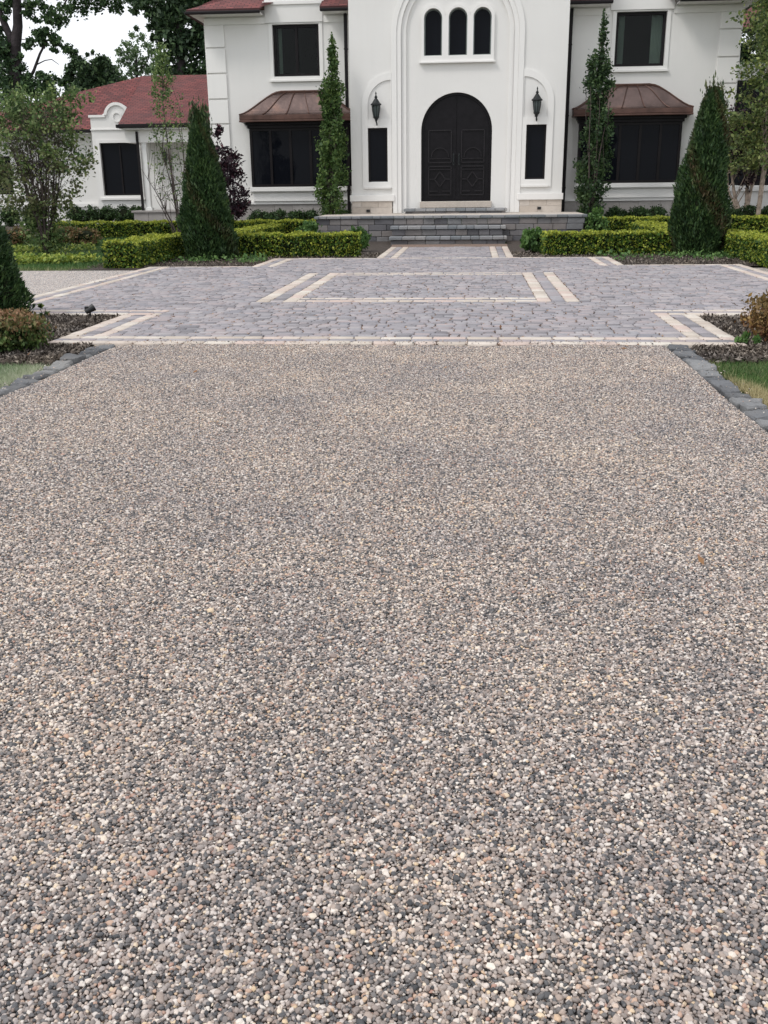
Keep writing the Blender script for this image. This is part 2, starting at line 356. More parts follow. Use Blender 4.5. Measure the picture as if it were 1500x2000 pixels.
# paver blocks -------------------------------------------------------
def blocks(name, rects, h, mat, z0=-0.03, inset=0.011, kind='structure', jit=0.004, parent=None, gap=0.004):
    """rounded stones standing on rectangles (x0,x1,y0,y1), top at h"""
    R = np.asarray(rects, dtype=np.float64); n = len(R)
    x0, x1, y0, y1 = R[:, 0]+gap, R[:, 1]-gap, R[:, 2]+gap, R[:, 3]-gap
    hh = h+RNG.normal(size=n)*jit*0.5
    V = np.zeros((n, 12, 3))
    cx = np.stack([x0, x1, x1, x0], 1)+RNG.normal(size=(n, 4))*jit; cy = np.stack([y0, y0, y1, y1], 1)+RNG.normal(size=(n, 4))*jit
    mx = cx.mean(1)[:, None]; my = cy.mean(1)[:, None]
    ins = np.full((n, 1), inset)
    for k, (ii, zz) in enumerate(((0, None), (0, 1), (1, 2))):
        V[:, k*4:k*4+4, 0] = cx-np.sign(cx-mx)*ins*ii; V[:, k*4:k*4+4, 1] = cy-np.sign(cy-my)*ins*ii
    V[:, 0:4, 2] = z0; V[:, 4:8, 2] = (hh-inset)[:, None]; V[:, 8:12, 2] = hh[:, None]+RNG.normal(size=(n, 4))*jit*0.35
    q = []
    for lvl in (0, 4):
        for i in range(4): q.append((lvl+i, lvl+(i+1) % 4, lvl+4+(i+1) % 4, lvl+4+i))
    q.append((8, 9, 10, 11)); q = np.array(q)
    idx = (q[None]+np.arange(n)[:, None, None]*12).reshape(-1)
    me = bpy.data.meshes.new(name); me.vertices.add(n*12); me.vertices.foreach_set('co', V.astype(np.float32).ravel())
    me.loops.add(len(idx)); me.loops.foreach_set('vertex_index', idx.astype(np.int32))
    me.polygons.add(len(idx)//4); me.polygons.foreach_set('loop_start', np.arange(0, len(idx), 4, dtype=np.int32))
    me.update(calc_edges=True); me.materials.append(mat)
    o = bpy.data.objects.new(name, me); C.objects.link(o)
    if kind: o['kind'] = kind
    if parent: put(o, parent)
    return o
def run(a, b_, lens):
    out = []; x = a+random.uniform(-0.12, 0)
    while x < b_-1e-6:
        L = random.choice(lens)*random.uniform(0.92, 1.08); s, e = max(x, a), min(x+L, b_)
        if b_-e < 0.06: e = b_
        if e-s > 0.03: out.append((s, e))
        x = e if e == b_ else x+L
    return out
cream, grey, excl = [], [], []
def strip(x0, x1, y0, y1, horiz, lst, lens=(0.2, 0.26, 0.3)):
    if horiz: lst += [(a, b_, y0, y1) for a, b_ in run(x0, x1, lens)]
    else: lst += [(x0, x1, a, b_) for a, b_ in run(y0, y1, lens)]
def band(x0, x1, y0, y1, horiz):
    excl.append((x0, x1, y0, y1)); t = ((y1-y0) if horiz else (x1-x0))/3.0
    for k, l in enumerate((cream, grey, cream)):
        if horiz: strip(x0, x1, y0+k*t, y0+(k+1)*t, True, l)
        else: strip(x0+k*t, x0+(k+1)*t, y0, y1, False, l)
def single(x0, x1, y0, y1, horiz): excl.append((x0, x1, y0, y1)); strip(x0, x1, y0, y1, horiz, cream)
band(-4.08, 2.5, 9.08, 9.52, True)
band(-4.08, -3.64, 9.52, 11.25, False); band(2.06, 2.5, 9.52, 11.25, False)
band(-6.09, -3.64, 11.25, 11.7, True); band(2.06, 4.82, 11.25, 11.7, True)
band(-6.09, -5.67, 11.7, 18.35, False); band(4.4, 4.82, 11.7, 18.35, False)
single(-6.09, -4.12, 18.35, 18.5, True); single(2.75, 4.82, 18.35, 18.5, True)
band(-4.12, -3.68, 18.35, 20.45, False); band(2.31, 2.75, 18.35, 20.45, False)
single(-4.12, 2.75, 20.45, 20.6, True)
band(-1.98, -1.54, 20.6, 24.9, False); band(0.4, 0.84, 20.6, 24.9, False)
band(-2.79, -2.25, 12.6, 16.93, False); band(0.83, 1.36, 12.6, 16.93, False)
band(-2.25, 0.83, 12.6, 13.02, True); band(-2.25, 0.83, 16.5, 16.93, True)
fields = [(-6.09, 4.82, 11.7, 18.35), (-3.64, 2.06, 9.52, 11.7), (-3.68, 2.31, 18.35, 20.45), (-1.54, 0.4, 20.6, 24.9)]
y = 9.52
while y < 24.9:
    h = random.choice((0.115, 0.125, 0.135)); y1 = y+h; ym = (y+y1)/2
    iv = [(a, b_) for a, b_, c, d in fields if c <= ym < d]
    if len(iv) > 1: iv = [(min(i[0] for i in iv), max(i[1] for i in iv))]
    for a, b_ in iv:
        cuts = sorted((c, d) for c, d, e, f in excl if e <= ym < f and d > a and c < b_)
        x = a; segs = []
        for c, d in cuts:
            if c > x: segs.append((x, c))
            x = max(x, d)
        if x < b_: segs.append((x, b_))
        for s, e in segs: strip(s, e, y, y1, True, grey, (0.10, 0.14, 0.17, 0.21))
    y = y1
blocks('paving', grey, 0.012, M['paver'], jit=0.003, inset=0.007, gap=0.0055)
gr = [(x0+random.uniform(-.022, .022), y0+random.uniform(-.018, .018), 0.008) for x0, x1, y0, y1 in grey+cream if y0 < 20 and random.random() < 0.8-0.04*(y0-9) for k in range(random.choice((2, 4, 6)))]
GRIT = gr
blocks('paving_border', cream, 0.013, M['cream'], jit=0.003, inset=0.009)
for x0, lab in ((-3.54, 'l'), (1.775, 'r')):
    st = []
    for a, b_ in run(2.0, 9.07, (0.14, 0.19, 0.25)):
        dx = random.uniform(-0.01, 0.01); st.append((x0+dx, x0+0.168+dx, a, b_))
    o = blocks('kerb', st, 0.008, M['sett'], z0=-0.1, inset=0.012, jit=0.02, gap=0.007)
    sd1 = o.modifiers.new('sub', 'SUBSURF'); sd1.subdivision_type = 'SIMPLE'; sd1.levels = sd1.render_levels = 3
    tx = bpy.data.textures.new('rock', 'CLOUDS'); tx.noise_scale = 0.05; tx.noise_depth = 3
    dm = o.modifiers.new('rough', 'DISPLACE'); dm.texture = tx; dm.texture_coords = 'GLOBAL'; dm.strength = 0.028; dm.mid_level = 0.5

# pebbles: real stones for the drive, scattered over what can be seen -------------
def pebble_group():
    ng = bpy.data.node_groups.new('pebbles', 'GeometryNodeTree')
    ng.interface.new_socket('Geometry', in_out='INPUT', socket_type='NodeSocketGeometry')
    ng.interface.new_socket('Geometry', in_out='OUTPUT', socket_type='NodeSocketGeometry')
    N = ng.nodes; L = ng.links; gi = N.new('NodeGroupInput'); go = N.new('NodeGroupOutput')
    join = N.new('GeometryNodeJoinGeometry')
    for k in range(6):
        ic = N.new('GeometryNodeMeshIcoSphere'); ic.inputs['Radius'].default_value = 1; ic.inputs['Subdivisions'].default_value = 2
        sp_ = N.new('GeometryNodeSetPosition'); no = N.new('ShaderNodeTexNoise')
        no.noise_dimensions = '4D'; no.inputs['Scale'].default_value = 1.1; no.inputs['W'].default_value = 3.7*k
        sb = N.new('ShaderNodeVectorMath'); sb.operation = 'SUBTRACT'; sb.inputs[1].default_value = (0.5, 0.5, 0.5)
        sc = N.new('ShaderNodeVectorMath'); sc.operation = 'SCALE'; sc.inputs['Scale'].default_value = 1.5
        L.new(no.outputs['Color'], sb.inputs[0]); L.new(sb.outputs[0], sc.inputs[0])
        L.new(ic.outputs[0], sp_.inputs[0]); L.new(sc.outputs[0], sp_.inputs['Offset'])
        ss = N.new('GeometryNodeSetShadeSmooth'); L.new(sp_.outputs[0], ss.inputs[0])
        if k < 2: ss.inputs['Shade Smooth'].default_value = False
        sm = N.new('GeometryNodeSetMaterial'); sm.inputs['Material'].default_value = M['pebble']
        L.new(ss.outputs[0], sm.inputs[0])
        g2 = N.new('GeometryNodeGeometryToInstance'); L.new(sm.outputs[0], g2.inputs[0]); L.new(g2.outputs[0], join.inputs[0])
    ip = N.new('GeometryNodeInstanceOnPoints'); L.new(gi.outputs[0], ip.inputs['Points']); L.new(join.outputs[0], ip.inputs['Instance'])
    ip.inputs['Pick Instance'].default_value = True
    ri = N.new('FunctionNodeRandomValue'); ri.data_type = 'INT'; ri.inputs[4].default_value = 0; ri.inputs[5].default_value = 5
    L.new(ri.outputs[2], ip.inputs['Instance Index'])
    rr = N.new('FunctionNodeRandomValue'); rr.data_type = 'FLOAT_VECTOR'
    rr.inputs[0].default_value = (-0.5, -0.5, 0); rr.inputs[1].default_value = (0.5, 0.5, 6.283)
    L.new(rr.outputs[0], ip.inputs['Rotation'])
    at_ = N.new('GeometryNodeInputNamedAttribute'); at_.data_type = 'FLOAT_VECTOR'; at_.inputs[0].default_value = 'size'
    L.new(at_.outputs[0], ip.inputs['Scale'])
    L.new(ip.outputs[0], go.inputs[0]); return ng
def in_view(x, y, m):
    c0, c1 = -0.50*y-0.35-m, 0.325*y+0.35+m
    return (x > c0) & (x < c1)
def jgrid(x0, x1, y0, y1, s):
    gx, gy = np.meshgrid(np.arange(x0, x1, s), np.arange(y0, y1, s*0.87))
    gx = gx+((np.arange(gx.shape[0]) % 2)*0.5*s)[:, None]
    p = np.stack([gx.ravel(), gy.ravel()], 1); return p+RNG.uniform(-0.42, 0.42, p.shape)*s
sp = 0.0069
P = jgrid(-3.34, 1.75, 0.75, 9.07, sp); P = P[in_view(P[:, 0], P[:, 1], 0.25)]
K_ = np.column_stack([RNG.uniform(-3.3, 1.75, 420), 9.08+np.abs(RNG.normal(size=420))*0.10]); nk = len(P)
P = np.concatenate([P, K_, np.column_stack([RNG.choice([-3.45, 1.86], 260)+RNG.normal(size=260)*0.05, RNG.uniform(4.5, 9.05, 260)])])
n = len(P)
Z = RNG.uniform(-0.0035, 0.0035, n)+0.006*np.sin(P[:, 0]*2.1+np.sin(P[:, 1]*1.3)*1.5)+0.004*np.sin(P[:, 0]*5.3+P[:, 1]*3.1)-0.006*np.exp(-((np.abs(P[:, 0]+0.8)-0.85)/0.22)**2)
Z[nk:] = 0.018
r = np.exp(RNG.normal(size=n)*0.25)*0.00425; r[RNG.random(n) < 0.004] *= 1.4
sz = np.stack([r*RNG.uniform(0.85, 1.35, n), r*RNG.uniform(0.7, 1.05, n), r*RNG.uniform(0.45, 0.85, n)], 1)
# a few larger stones and stray ones on the kerbs and paving edge
xb = 0
me = bpy.data.meshes.new('gravel'); me.vertices.add(n)
me.vertices.foreach_set('co', np.column_stack([P, Z]).astype(np.float32).ravel())
a = me.attributes.new('size', 'FLOAT_VECTOR', 'POINT'); a.data.foreach_set('vector', sz.astype(np.float32).ravel())
me.materials.append(M['pebble'])
go = bpy.data.objects.new('gravel', me); C.objects.link(go)
tag(go, 'loose grey, tan and white pea gravel covering the drive', 'gravel', kind='stuff')
md = go.modifiers.new('pebbles', 'NODES'); md.node_group = pebble_group()
print('pebbles', n)

M['grit'] = island_leaf('joint_grit', [(0, (0.15, 0.10, 0.08)), (0.6, (0.30, 0.20, 0.155)), (1, (0.48, 0.36, 0.28))], 0, rough=0.9)
tag(leaves('joint_gravel', np.array(GRIT), 0.022, M['grit'], aspect=0.8, lie=(0, 0, 2.0)), 'reddish brown grit caught in the joints of the grey paving', 'grit', kind='stuff')
# mulch chips, grass, ground cover ----------------------------------
def scatter_rect(n, x0, x1, y0, y1, z0=0.0):
    x = RNG.uniform(x0, x1, n); y = RNG.uniform(y0, y1, n)
    z = np.array([zg(t) for t in y])+z0; return np.column_stack([x, y, z])
chips = np.concatenate([scatter_rect(9000, -5.6, -4.09, 9.1, 11.25), scatter_rect(9000, -5.6, -3.58, 8.0, 9.05), scatter_rect(6500, 2.52, 4.2, 8.95, 11.25),
                        scatter_rect(6500, 1.99, 4.2, 8.25, 9.06), scatter_rect(9000, -7.4, -2.0, 18.55, 22.5), scatter_rect(9000, 0.85, 5.9, 18.55, 22.5)])
bad = ((chips[:, 0] > -4.12) & (chips[:, 0] < 2.75) & (chips[:, 1] > 18) & (chips[:, 1] < 20.62))
chips = chips[~bad]; chips[:, 2] += RNG.uniform(-0.015, 0.02, len(chips))
tag(leaves('mulch', chips, 0.045, M['chip'], aspect=0.35, lie=(0, 0, 1.0)), 'shredded brown and grey bark mulch in the planting beds', 'mulch', kind='stuff')
def grass(name, rects, dens, hgt, mat, label, dead=None):
    Ps = np.concatenate([scatter_rect(int(dens*(x1-x0)*(y1-y0)), x0, x1, y0, y1, -0.05) for x0, x1, y0, y1 in rects])
    N = len(Ps); d = RNG.normal(size=(N, 3))*0.6; d[:, 2] = 1; d /= np.linalg.norm(d, axis=1)[:, None]
    hh = hgt*RNG.uniform(0.6, 1.3, N)[:, None]; sx = RNG.normal(size=(N, 3)); sx[:, 2] = 0
    sx /= np.linalg.norm(sx, axis=1)[:, None]; wd = hgt*0.075
    V = np.stack([Ps-sx*wd, Ps+sx*wd, Ps+d*hh], 1).reshape(-1, 3)
    att = dead(Ps) if dead else np.zeros(N)
    return tag(np_mesh(name, V, 3, mat, None, att), label, 'grass', kind='stuff')
def deadR(p):
    e = (p[:, 0]-1.98); k = np.clip(1.0-(e-0.1*np.sin(p[:, 1]*3))/(0.08+0.14*np.clip(8.3-p[:, 1], 0, 3)), 0, 1)
    return np.clip(k+RNG.normal(size=len(p))*0.22, 0, 0.9)
def deadL(p):
    e = (-3.57-p[:, 0]); k = np.clip(0.9-e/0.55, 0, 1)*0.8
    return np.clip(k+RNG.normal(size=len(p))*0.2, 0, 0.9)
grass('lawn', [(1.98, 3.6, 5.2, 8.35)], 13000, 0.06, M['grass'], 'green lawn drying to straw beside the right kerb', deadR)
grass('lawn', [(-5.4, -3.575, 5.8, 8.05)], 12000, 0.06, M['grass_wet'], 'pale green lawn beside the left kerb', deadL)
grass('lawn', [(-17, -7.3, 18.25, 27.6), (-6.5, -4.7, 22.3, 26.8)], 700, 0.10, M['grass'], 'mid green lawn behind the left gravel strip', lambda p: np.clip(0.75-(p[:, 1]-18.25)*1.6, 0, 1)*RNG.random(len(p)))
gc = np.concatenate([clump(160, (RNG.uniform(-12.4, -7.7), RNG.uniform(19.6, 20.5), 0.06), (0.34, 0.2, 0.09)) for i in range(34)]
                    + [clump(110, (RNG.uniform(-12.4, -9.3), RNG.uniform(23, 24.3), 0.07), (0.34, 0.2, 0.09)) for i in range(16)])
gc[:, 2] = np.abs(gc[:, 2])
tag(leaves('ground_cover', gc, 0.07, M['lime'], aspect=0.7, lie=(0, -0.3, 0.7)), 'lime green leafy ground cover edging the left lawn', 'ground cover', kind='stuff')
gc = np.concatenate([clump(26, (RNG.uniform(-6.9, -3.9), RNG.uniform(19.6, 20.7), 0.05), (0.22, 0.15, 0.08)) for i in range(26)]
                    + [clump(26, (RNG.uniform(2.6, 5.4), RNG.uniform(19.4, 21.2), 0.05), (0.22, 0.15, 0.08)) for i in range(26)])
gc = gc[~((gc[:, 0] > -4.12) & (gc[:, 0] < 2.75) & (gc[:, 1] < 20.7))]
gc[:, 2] = np.abs(gc[:, 2])
tag(leaves('ground_cover', gc, 0.055, M['perennial'], aspect=0.7, lie=(0, -0.3, 0.7)), 'low green creeping plants in the mulch around the cypresses', 'ground cover', kind='stuff')
dl = np.array([(0.62, 6.55, 0.02), (-1.4, 4.2, 0.02), (1.35, 8.8, 0.02), (1.2, 8.86, 0.02), (-2.6, 6.3, 0.02), (0.9, 3.6, 0.02), (-0.2, 7.8, 0.02), (1.5, 7.4, 0.02), (-0.95, 5.7, 0.02), (-2.9, 8.5, 0.02), (-3.4, 10.5, 0.03), (0.3, 10.1, 0.03), (1.4, 8.95, 0.02), (-3.9, 8.3, 0.03), (-2.2, 7.6, 0.012)])
tag(leaves('fallen_leaves', dl, 0.045, M['deadleaf'], aspect=0.5, lie=(0, 0, 2)), 'scattered dry brown leaves lying on the gravel', 'fallen leaves', kind='stuff')

# ---------------------------------------------------------------- plants
def hedge(x0, x1, y0, y1, h, label, dens=2300, top=1.0):
    h -= 0.06; zb = zg((y0+y1)/2)-0.04; x0, x1 = min(x0, x1), max(x0, x1)
    t = thing('clipped_hedge', ((x0+x1)/2, (y0+y1)/2, zb), label, 'hedge', 'clipped boxwood hedges around the forecourt')
    c = 0.05; MB().box(x0+c, x1-c, y0+c, y1-c, zb, h-c).build('shade_core', M['core'], t)  # dark solid box that reads as shade in the gaps of the leaves
    pts = []; att = []
    def face(n, f, a):
        u = RNG.random((n, 2)); p = f(u); pts.append(p); att.append(a(p))
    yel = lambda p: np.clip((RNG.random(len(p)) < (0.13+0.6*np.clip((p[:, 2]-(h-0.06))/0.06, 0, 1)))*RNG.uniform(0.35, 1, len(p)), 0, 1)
    topa = lambda p: np.clip(RNG.uniform(0.1, 1.15, len(p))*top, 0, 1)
    X, Y, Z = x1-x0, y1-y0, h-zb
    z_ = lambda u: zb+0.03+u*(Z-0.03)
    face(int(dens*X*Z), lambda u: np.column_stack([x0+u[:, 0]*X, np.full(len(u), y0), z_(u[:, 1])]), yel)
    face(int(dens*0.4*X*Z), lambda u: np.column_stack([x0+u[:, 0]*X, np.full(len(u), y1), z_(u[:, 1])]), yel)
    face(int(dens*Y*Z), lambda u: np.column_stack([np.full(len(u), x0), y0+u[:, 0]*Y, z_(u[:, 1])]), yel)
    face(int(dens*Y*Z), lambda u: np.column_stack([np.full(len(u), x1), y0+u[:, 0]*Y, z_(u[:, 1])]), yel)
    face(int(dens*X*Y), lambda u: np.column_stack([x0+u[:, 0]*X, y0+u[:, 1]*Y, np.full(len(u), h)]), topa)
    p = np.concatenate(pts); a = np.concatenate(att)
    wob = 0.018*np.sin(p[:, 0]*7+p[:, 1]*5)+0.012*np.sin(p[:, 0]*17+p[:, 2]*23)
    cen = np.array([(x0+x1)/2, (y0+y1)/2, (zb+h)/2]); dirn = np.sign(p-cen)*(np.abs(p-cen) > np.array([X, Y, Z])*0.46)
    p = p+dirn*(wob+RNG.normal(size=len(p))*0.012-0.008)[:, None]
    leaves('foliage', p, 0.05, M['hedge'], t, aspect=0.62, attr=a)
    return t
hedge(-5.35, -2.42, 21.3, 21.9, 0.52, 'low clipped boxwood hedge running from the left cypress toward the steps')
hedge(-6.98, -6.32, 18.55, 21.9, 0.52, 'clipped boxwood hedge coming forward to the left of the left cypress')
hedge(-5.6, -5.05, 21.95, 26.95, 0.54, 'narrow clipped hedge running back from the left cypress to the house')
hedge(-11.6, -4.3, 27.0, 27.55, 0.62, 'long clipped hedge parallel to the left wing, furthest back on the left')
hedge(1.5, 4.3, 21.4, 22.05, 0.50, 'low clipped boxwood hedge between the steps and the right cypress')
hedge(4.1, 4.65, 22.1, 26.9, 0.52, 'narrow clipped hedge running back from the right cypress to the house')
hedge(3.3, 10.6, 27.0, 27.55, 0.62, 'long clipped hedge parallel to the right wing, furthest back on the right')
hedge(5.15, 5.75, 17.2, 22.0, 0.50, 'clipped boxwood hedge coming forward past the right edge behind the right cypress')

def cypress(base, h, r, top, label, brown, pw, n=30000):
    t = thing('cypress', base, label, 'cypress', 'clipped cypresses flanking the forecourt')
    b0 = Vector(base); lean = Vector(top)-b0
    prof = lambda k: r*(np.minimum(1, 0.80+0.9*k)*np.clip(1-k, 0, 1)**pw)
    mb = MB(); vs = []
    K = 16; n_ = 14
    rr = [max(0.01, float(prof(np.array(i/K)))*0.8) for i in range(K+1)]
    mb.tube([b0+Vector((lean.x*i/K, lean.y*i/K, 0.03+lean.z*i/K*0.97)) for i in range(K+1)], rr, n_)
    mb.build('shade_cone', M['core'], t, True)  # dark tapered body, painted as the shade behind the sprays
    MB().tube([b0-Vector((0, 0, 0.05)), b0+Vector((0, 0, 0.3))], 0.06).build('trunk', M['bark'], t)
    k = RNG.random(n)**1.25; a = RNG.uniform(0, 2*PI, n)
    lump = 1+0.07*np.sin(a*3+k*11)+0.07*np.sin(a*5-k*17+1.3)+0.05*np.sin(a*9+k*31)
    rad = prof(k)*lump*RNG.uniform(0.82, 1.06, n)
    p = np.column_stack([b0.x+lean.x*k+np.cos(a)*rad, b0.y+lean.y*k+np.sin(a)*rad, b0.z+0.03+lean.z*k])
    out = np.column_stack([np.cos(a)*0.55, np.sin(a)*0.55, np.full(n, 0.9)])
    tips = np.concatenate([clump(240, (b0.x+lean.x+q, b0.y+lean.y, b0.z+lean.z*e_), (0.10, 0.10, 0.26)) for q, e_ in ((-0.13, 0.93), (0.11, 0.97), (0.0, 0.9), (-0.05, 0.99), (0.17, 0.9))])
    p = np.concatenate([p, tips]); nt_ = len(tips); a = np.concatenate([a, np.zeros(nt_)]); k = np.concatenate([k, np.ones(nt_)])
    out = np.concatenate([out, np.tile([0, 0, 1.2], (nt_, 1))]); n = len(p)
    at_ = np.clip((np.sin(a*2.3+k*9)+np.sin(k*21+a*4))*0.5-0.15+brown, 0, 1)*RNG.random(n)
    leaves('foliage', p, 0.085, M['cypress'], t, aspect=0.3, dirs=out, attr=at_)
    return t
cypress((-5.52, 20.8, -0.02), 3.0, 0.62, (-5.58, 20.8, 2.86), 'tall dark green clipped cypress standing left of the steps, upright', -0.25, 0.66)
cypress((4.6, 21.4, -0.02), 3.3, 0.62, (4.72, 21.4, 3.14), 'tall clipped cypress right of the steps, browning and leaning right', 0.06, 0.50)

def shrub(name, base, rx, rz, n, size, mat, label, cat, group=None, attrf=None, core=True, aspect=0.6, spread=0.5, up=0.2, nst=7, bark='bark', cores=None):
    b0 = Vector(base); t = thing(name, base, label, cat, group)
    cx, cz = b0.x, b0.z+rz
    mb = MB()
    for i in range(nst):
        a = 2*PI*i/nst+random.random(); e = b0+Vector((math.cos(a)*rx*0.6, math.sin(a)*rx*0.6, rz*1.3))
        mb.tube([b0+Vector((math.cos(a)*0.03, math.sin(a)*0.03, -0.03)), (b0+e)/2+Vector((random.uniform(-.05, .05)*rx, 0, 0)), e], [0.02*rx+0.006, 0.014*rx+0.004, 0.004], 6)
    mb.build('stems', M[bark], t)
    per = 40; nc = max(4, n//per); ps = []
    cen = ball(nc, (cx, b0.y, cz), (rx*0.88, rx*0.88, rz*0.9), spread)
    for c in cen: ps.append(clump(per, c, (rx*0.24, rx*0.24, rz*0.22)))
    p = np.concatenate(ps); p = p[p[:, 2] > b0.z]
    a = attrf(p) if attrf else None
    leaves('foliage', p, size, M[mat], t, aspect=aspect, up=up, attr=a)
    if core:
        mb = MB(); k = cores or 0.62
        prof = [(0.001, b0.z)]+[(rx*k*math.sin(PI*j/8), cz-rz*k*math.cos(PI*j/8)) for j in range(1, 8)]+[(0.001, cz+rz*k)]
        mb.lathe(cx, b0.y, prof, 12).build('shade_core', M['core'], t, True)  # dark filling that makes the gaps in the bush look shaded
    return t
# near bushes
topred = lambda p: np.clip((p[:, 2]-0.14)/0.28+RNG.normal(size=len(p))*0.35, 0, 1)
shrub('bush', (-4.30, 8.72, -0.03), 0.40, 0.20, 9000, 0.034, 'rust', 'low bush with rusty red tips and green sides beside the left kerb bed', 'bush', attrf=topred, up=0.5)
shrub('bush', (3.02, 9.55, -0.03), 0.46, 0.245, 10000, 0.034, 'gold', 'golden brown bush at the right edge beside the paving corner', 'bush', attrf=lambda p: np.clip(0.8-(p[:, 2])/0.35+RNG.normal(size=len(p))*0.3, 0, 1), up=0.5)
shrub('seedling', (2.52, 9.2, -0.02), 0.1, 0.07, 90, 0.06, 'perennial', 'small bright green weed at the foot of the golden bush', 'weed', core=False, nst=3)
shrub('seedling', (-4.98, 11.12, -0.02), 0.05, 0.09, 60, 0.05, 'birchleaf', 'tiny pale green seedling in the mulch beside the black spotlight', 'seedling', core=False, nst=2)
# dark arborvitae at the left edge
def arb(base, r, h, label):
    t = thing('arborvitae', base, label, 'conifer'); b0 = Vector(base)
    n = 26000; k = RNG.random(n); a = RNG.uniform(0, 2*PI, n)
    rad = r*np.minimum(1, 0.75+k*1.6)*np.clip(1-k, 0, 1)**0.55*(1+0.08*np.sin(a*4+k*9)+0.06*np.sin(a*7-k*15))*RNG.uniform(0.8, 1.05, n)
    p = np.column_stack([b0.x+np.cos(a)*rad, b0.y+np.sin(a)*rad, b0.z+k*h])
    leaves('foliage', p, 0.06, M['cypress'], t, aspect=0.32, dirs=np.column_stack([np.cos(a)*.7, np.sin(a)*.7, np.full(n, .7)]), attr=np.zeros(n))
    MB().lathe(b0.x, b0.y, [(0.001, b0.z)]+[(r*0.78*min(1, 0.75+j*0.16)*(1-j/10)**0.55+0.001, b0.z+h*0.97*j/10) for j in range(10)]+[(0.001, b0.z+h*0.97)], 16).build('shade_cone', M['core'], t, True)  # near-black cone standing for the shade inside the foliage
    return t
arb((-5.74, 11.0, -0.02), 0.66, 1.62, 'dark conical arborvitae at the left edge behind the rusty bush')

# multi-stem and slender trees
def stems_tree(name, base, ends, r0, leafpts, size, mat, barkm, label, cat, group=None, attr=None, bend=0.12, aspect=0.6, twigs=0, trunk=None):
    b0 = Vector(base); t = thing(name, base, label, cat, group)
    mb = MB(); nodes = []
    for e in ends:
        e = Vector(e); pts = []
        o1 = Vector((random.uniform(-1, 1), random.uniform(-1, 1), 0))*bend
        for i in range(9):
            k = i/8; p = b0.lerp(e, k)+o1*math.sin(k*PI)+Vector((random.uniform(-1, 1), random.uniform(-1, 1), 0))*0.02
            p.x += (e.x-b0.x)*0.25*(k*k-k); pts.append(p)
        rad = [r0*(1-0.88*i/8) for i in range(9)]
        mb.tube(pts, rad, 6); nodes += pts[3:]
    for i in range(twigs):
        s = random.choice(nodes); l = random.choice(leafpts)
        e = Vector(l); d = e-s
        if d.length > 0.9: e = s+d.normalized()*0.9
        mb.tube([s, (s+e)/2+Vector((0, 0, 0.03)), e], [r0*0.22, r0*0.15, r0*0.08], 4, False)
    mb.build('trunk' if len(ends) < 3 else 'stems', M[barkm], t, True)
    leaves('foliage', leafpts, size, M[mat], t, aspect=aspect, attr=attr)
    return t
# large multi-stem serviceberry on the left lawn
bx, by = -9.85, 22.6; cl = []
for i in range(360):
    u = ball(1, (bx-0.1, by, 2.15), (1.3, 1.0, 1.45), 0.2)[0]
    if u[2] < 1.7 and random.random() < 0.45: continue
    cl.append(clump(int(random.choice((14, 30, 52))), u, (0.2, 0.2, 0.17)))
for i in range(22):
    px_ = random.choice((100, 115, 128, 140, 60, 30, 10, 150, 165)); c_ = at(px_+random.uniform(-14, 14), random.uniform(165, 215)+abs(px_-110)*0.2, by)
    cl.append(clump(34, c_, (0.16, 0.16, 0.2)))
for i in range(26):
    cl.append(clump(40, (bx+random.uniform(-.5, .5), by, random.uniform(0.15, 0.8)), (0.22, 0.22, 0.16)))
cl = np.concatenate(cl); cl = cl[cl[:, 2] > 0.05]
lowred = np.clip(0.55-(cl[:, 2]-1.2)*0.35+RNG.normal(size=len(cl))*0.3, 0, 1)*np.clip((cl[:, 2]-0.7)*2, 0, 1)*0.8
stems_tree('serviceberry_tree', (bx, by, -0.03), [(bx+math.cos(a)*random.uniform(.3, 1.0), by+math.sin(a)*.6, random.uniform(2.5, 3.5)) for a in np.linspace(0, 6.28, 22)[:-1]], 0.026, cl, 0.078, 'shrubleaf', 'bark', 'many stemmed leafy young tree standing on the left lawn', 'tree', attr=lowred*0.7, twigs=420)
# bare slender tree behind the left cypress
b1 = at(352, 445, 23.6); b1.z = -0.03
tp = at(312, 100, 23.6); cl = []
for k in np.linspace(0.3, 1, 34):
    c = b1.lerp(tp, float(k)); rr = 0.46*(1-k)**0.6+0.10
    for j in range(5):
        cl.append(clump(11 if k < .75 else 22, (c.x+random.uniform(-rr, rr), c.y+random.uniform(-rr, rr)*.7, c.z+random.uniform(-.12, .12)), (0.10, 0.10, 0.1)))
cl = np.concatenate(cl)
stems_tree('slender_young_tree', b1, [tp, at(275, 330, 23.5), at(292, 235, 23.7), at(325, 290, 23.4), at(352, 215, 23.8), at(300, 380, 23.3)], 0.028, cl, 0.055, 'shrubleaf', 'bark', 'slender sparsely leaved young tree just behind the left cypress', 'tree', attr=np.zeros(len(cl)), twigs=70)
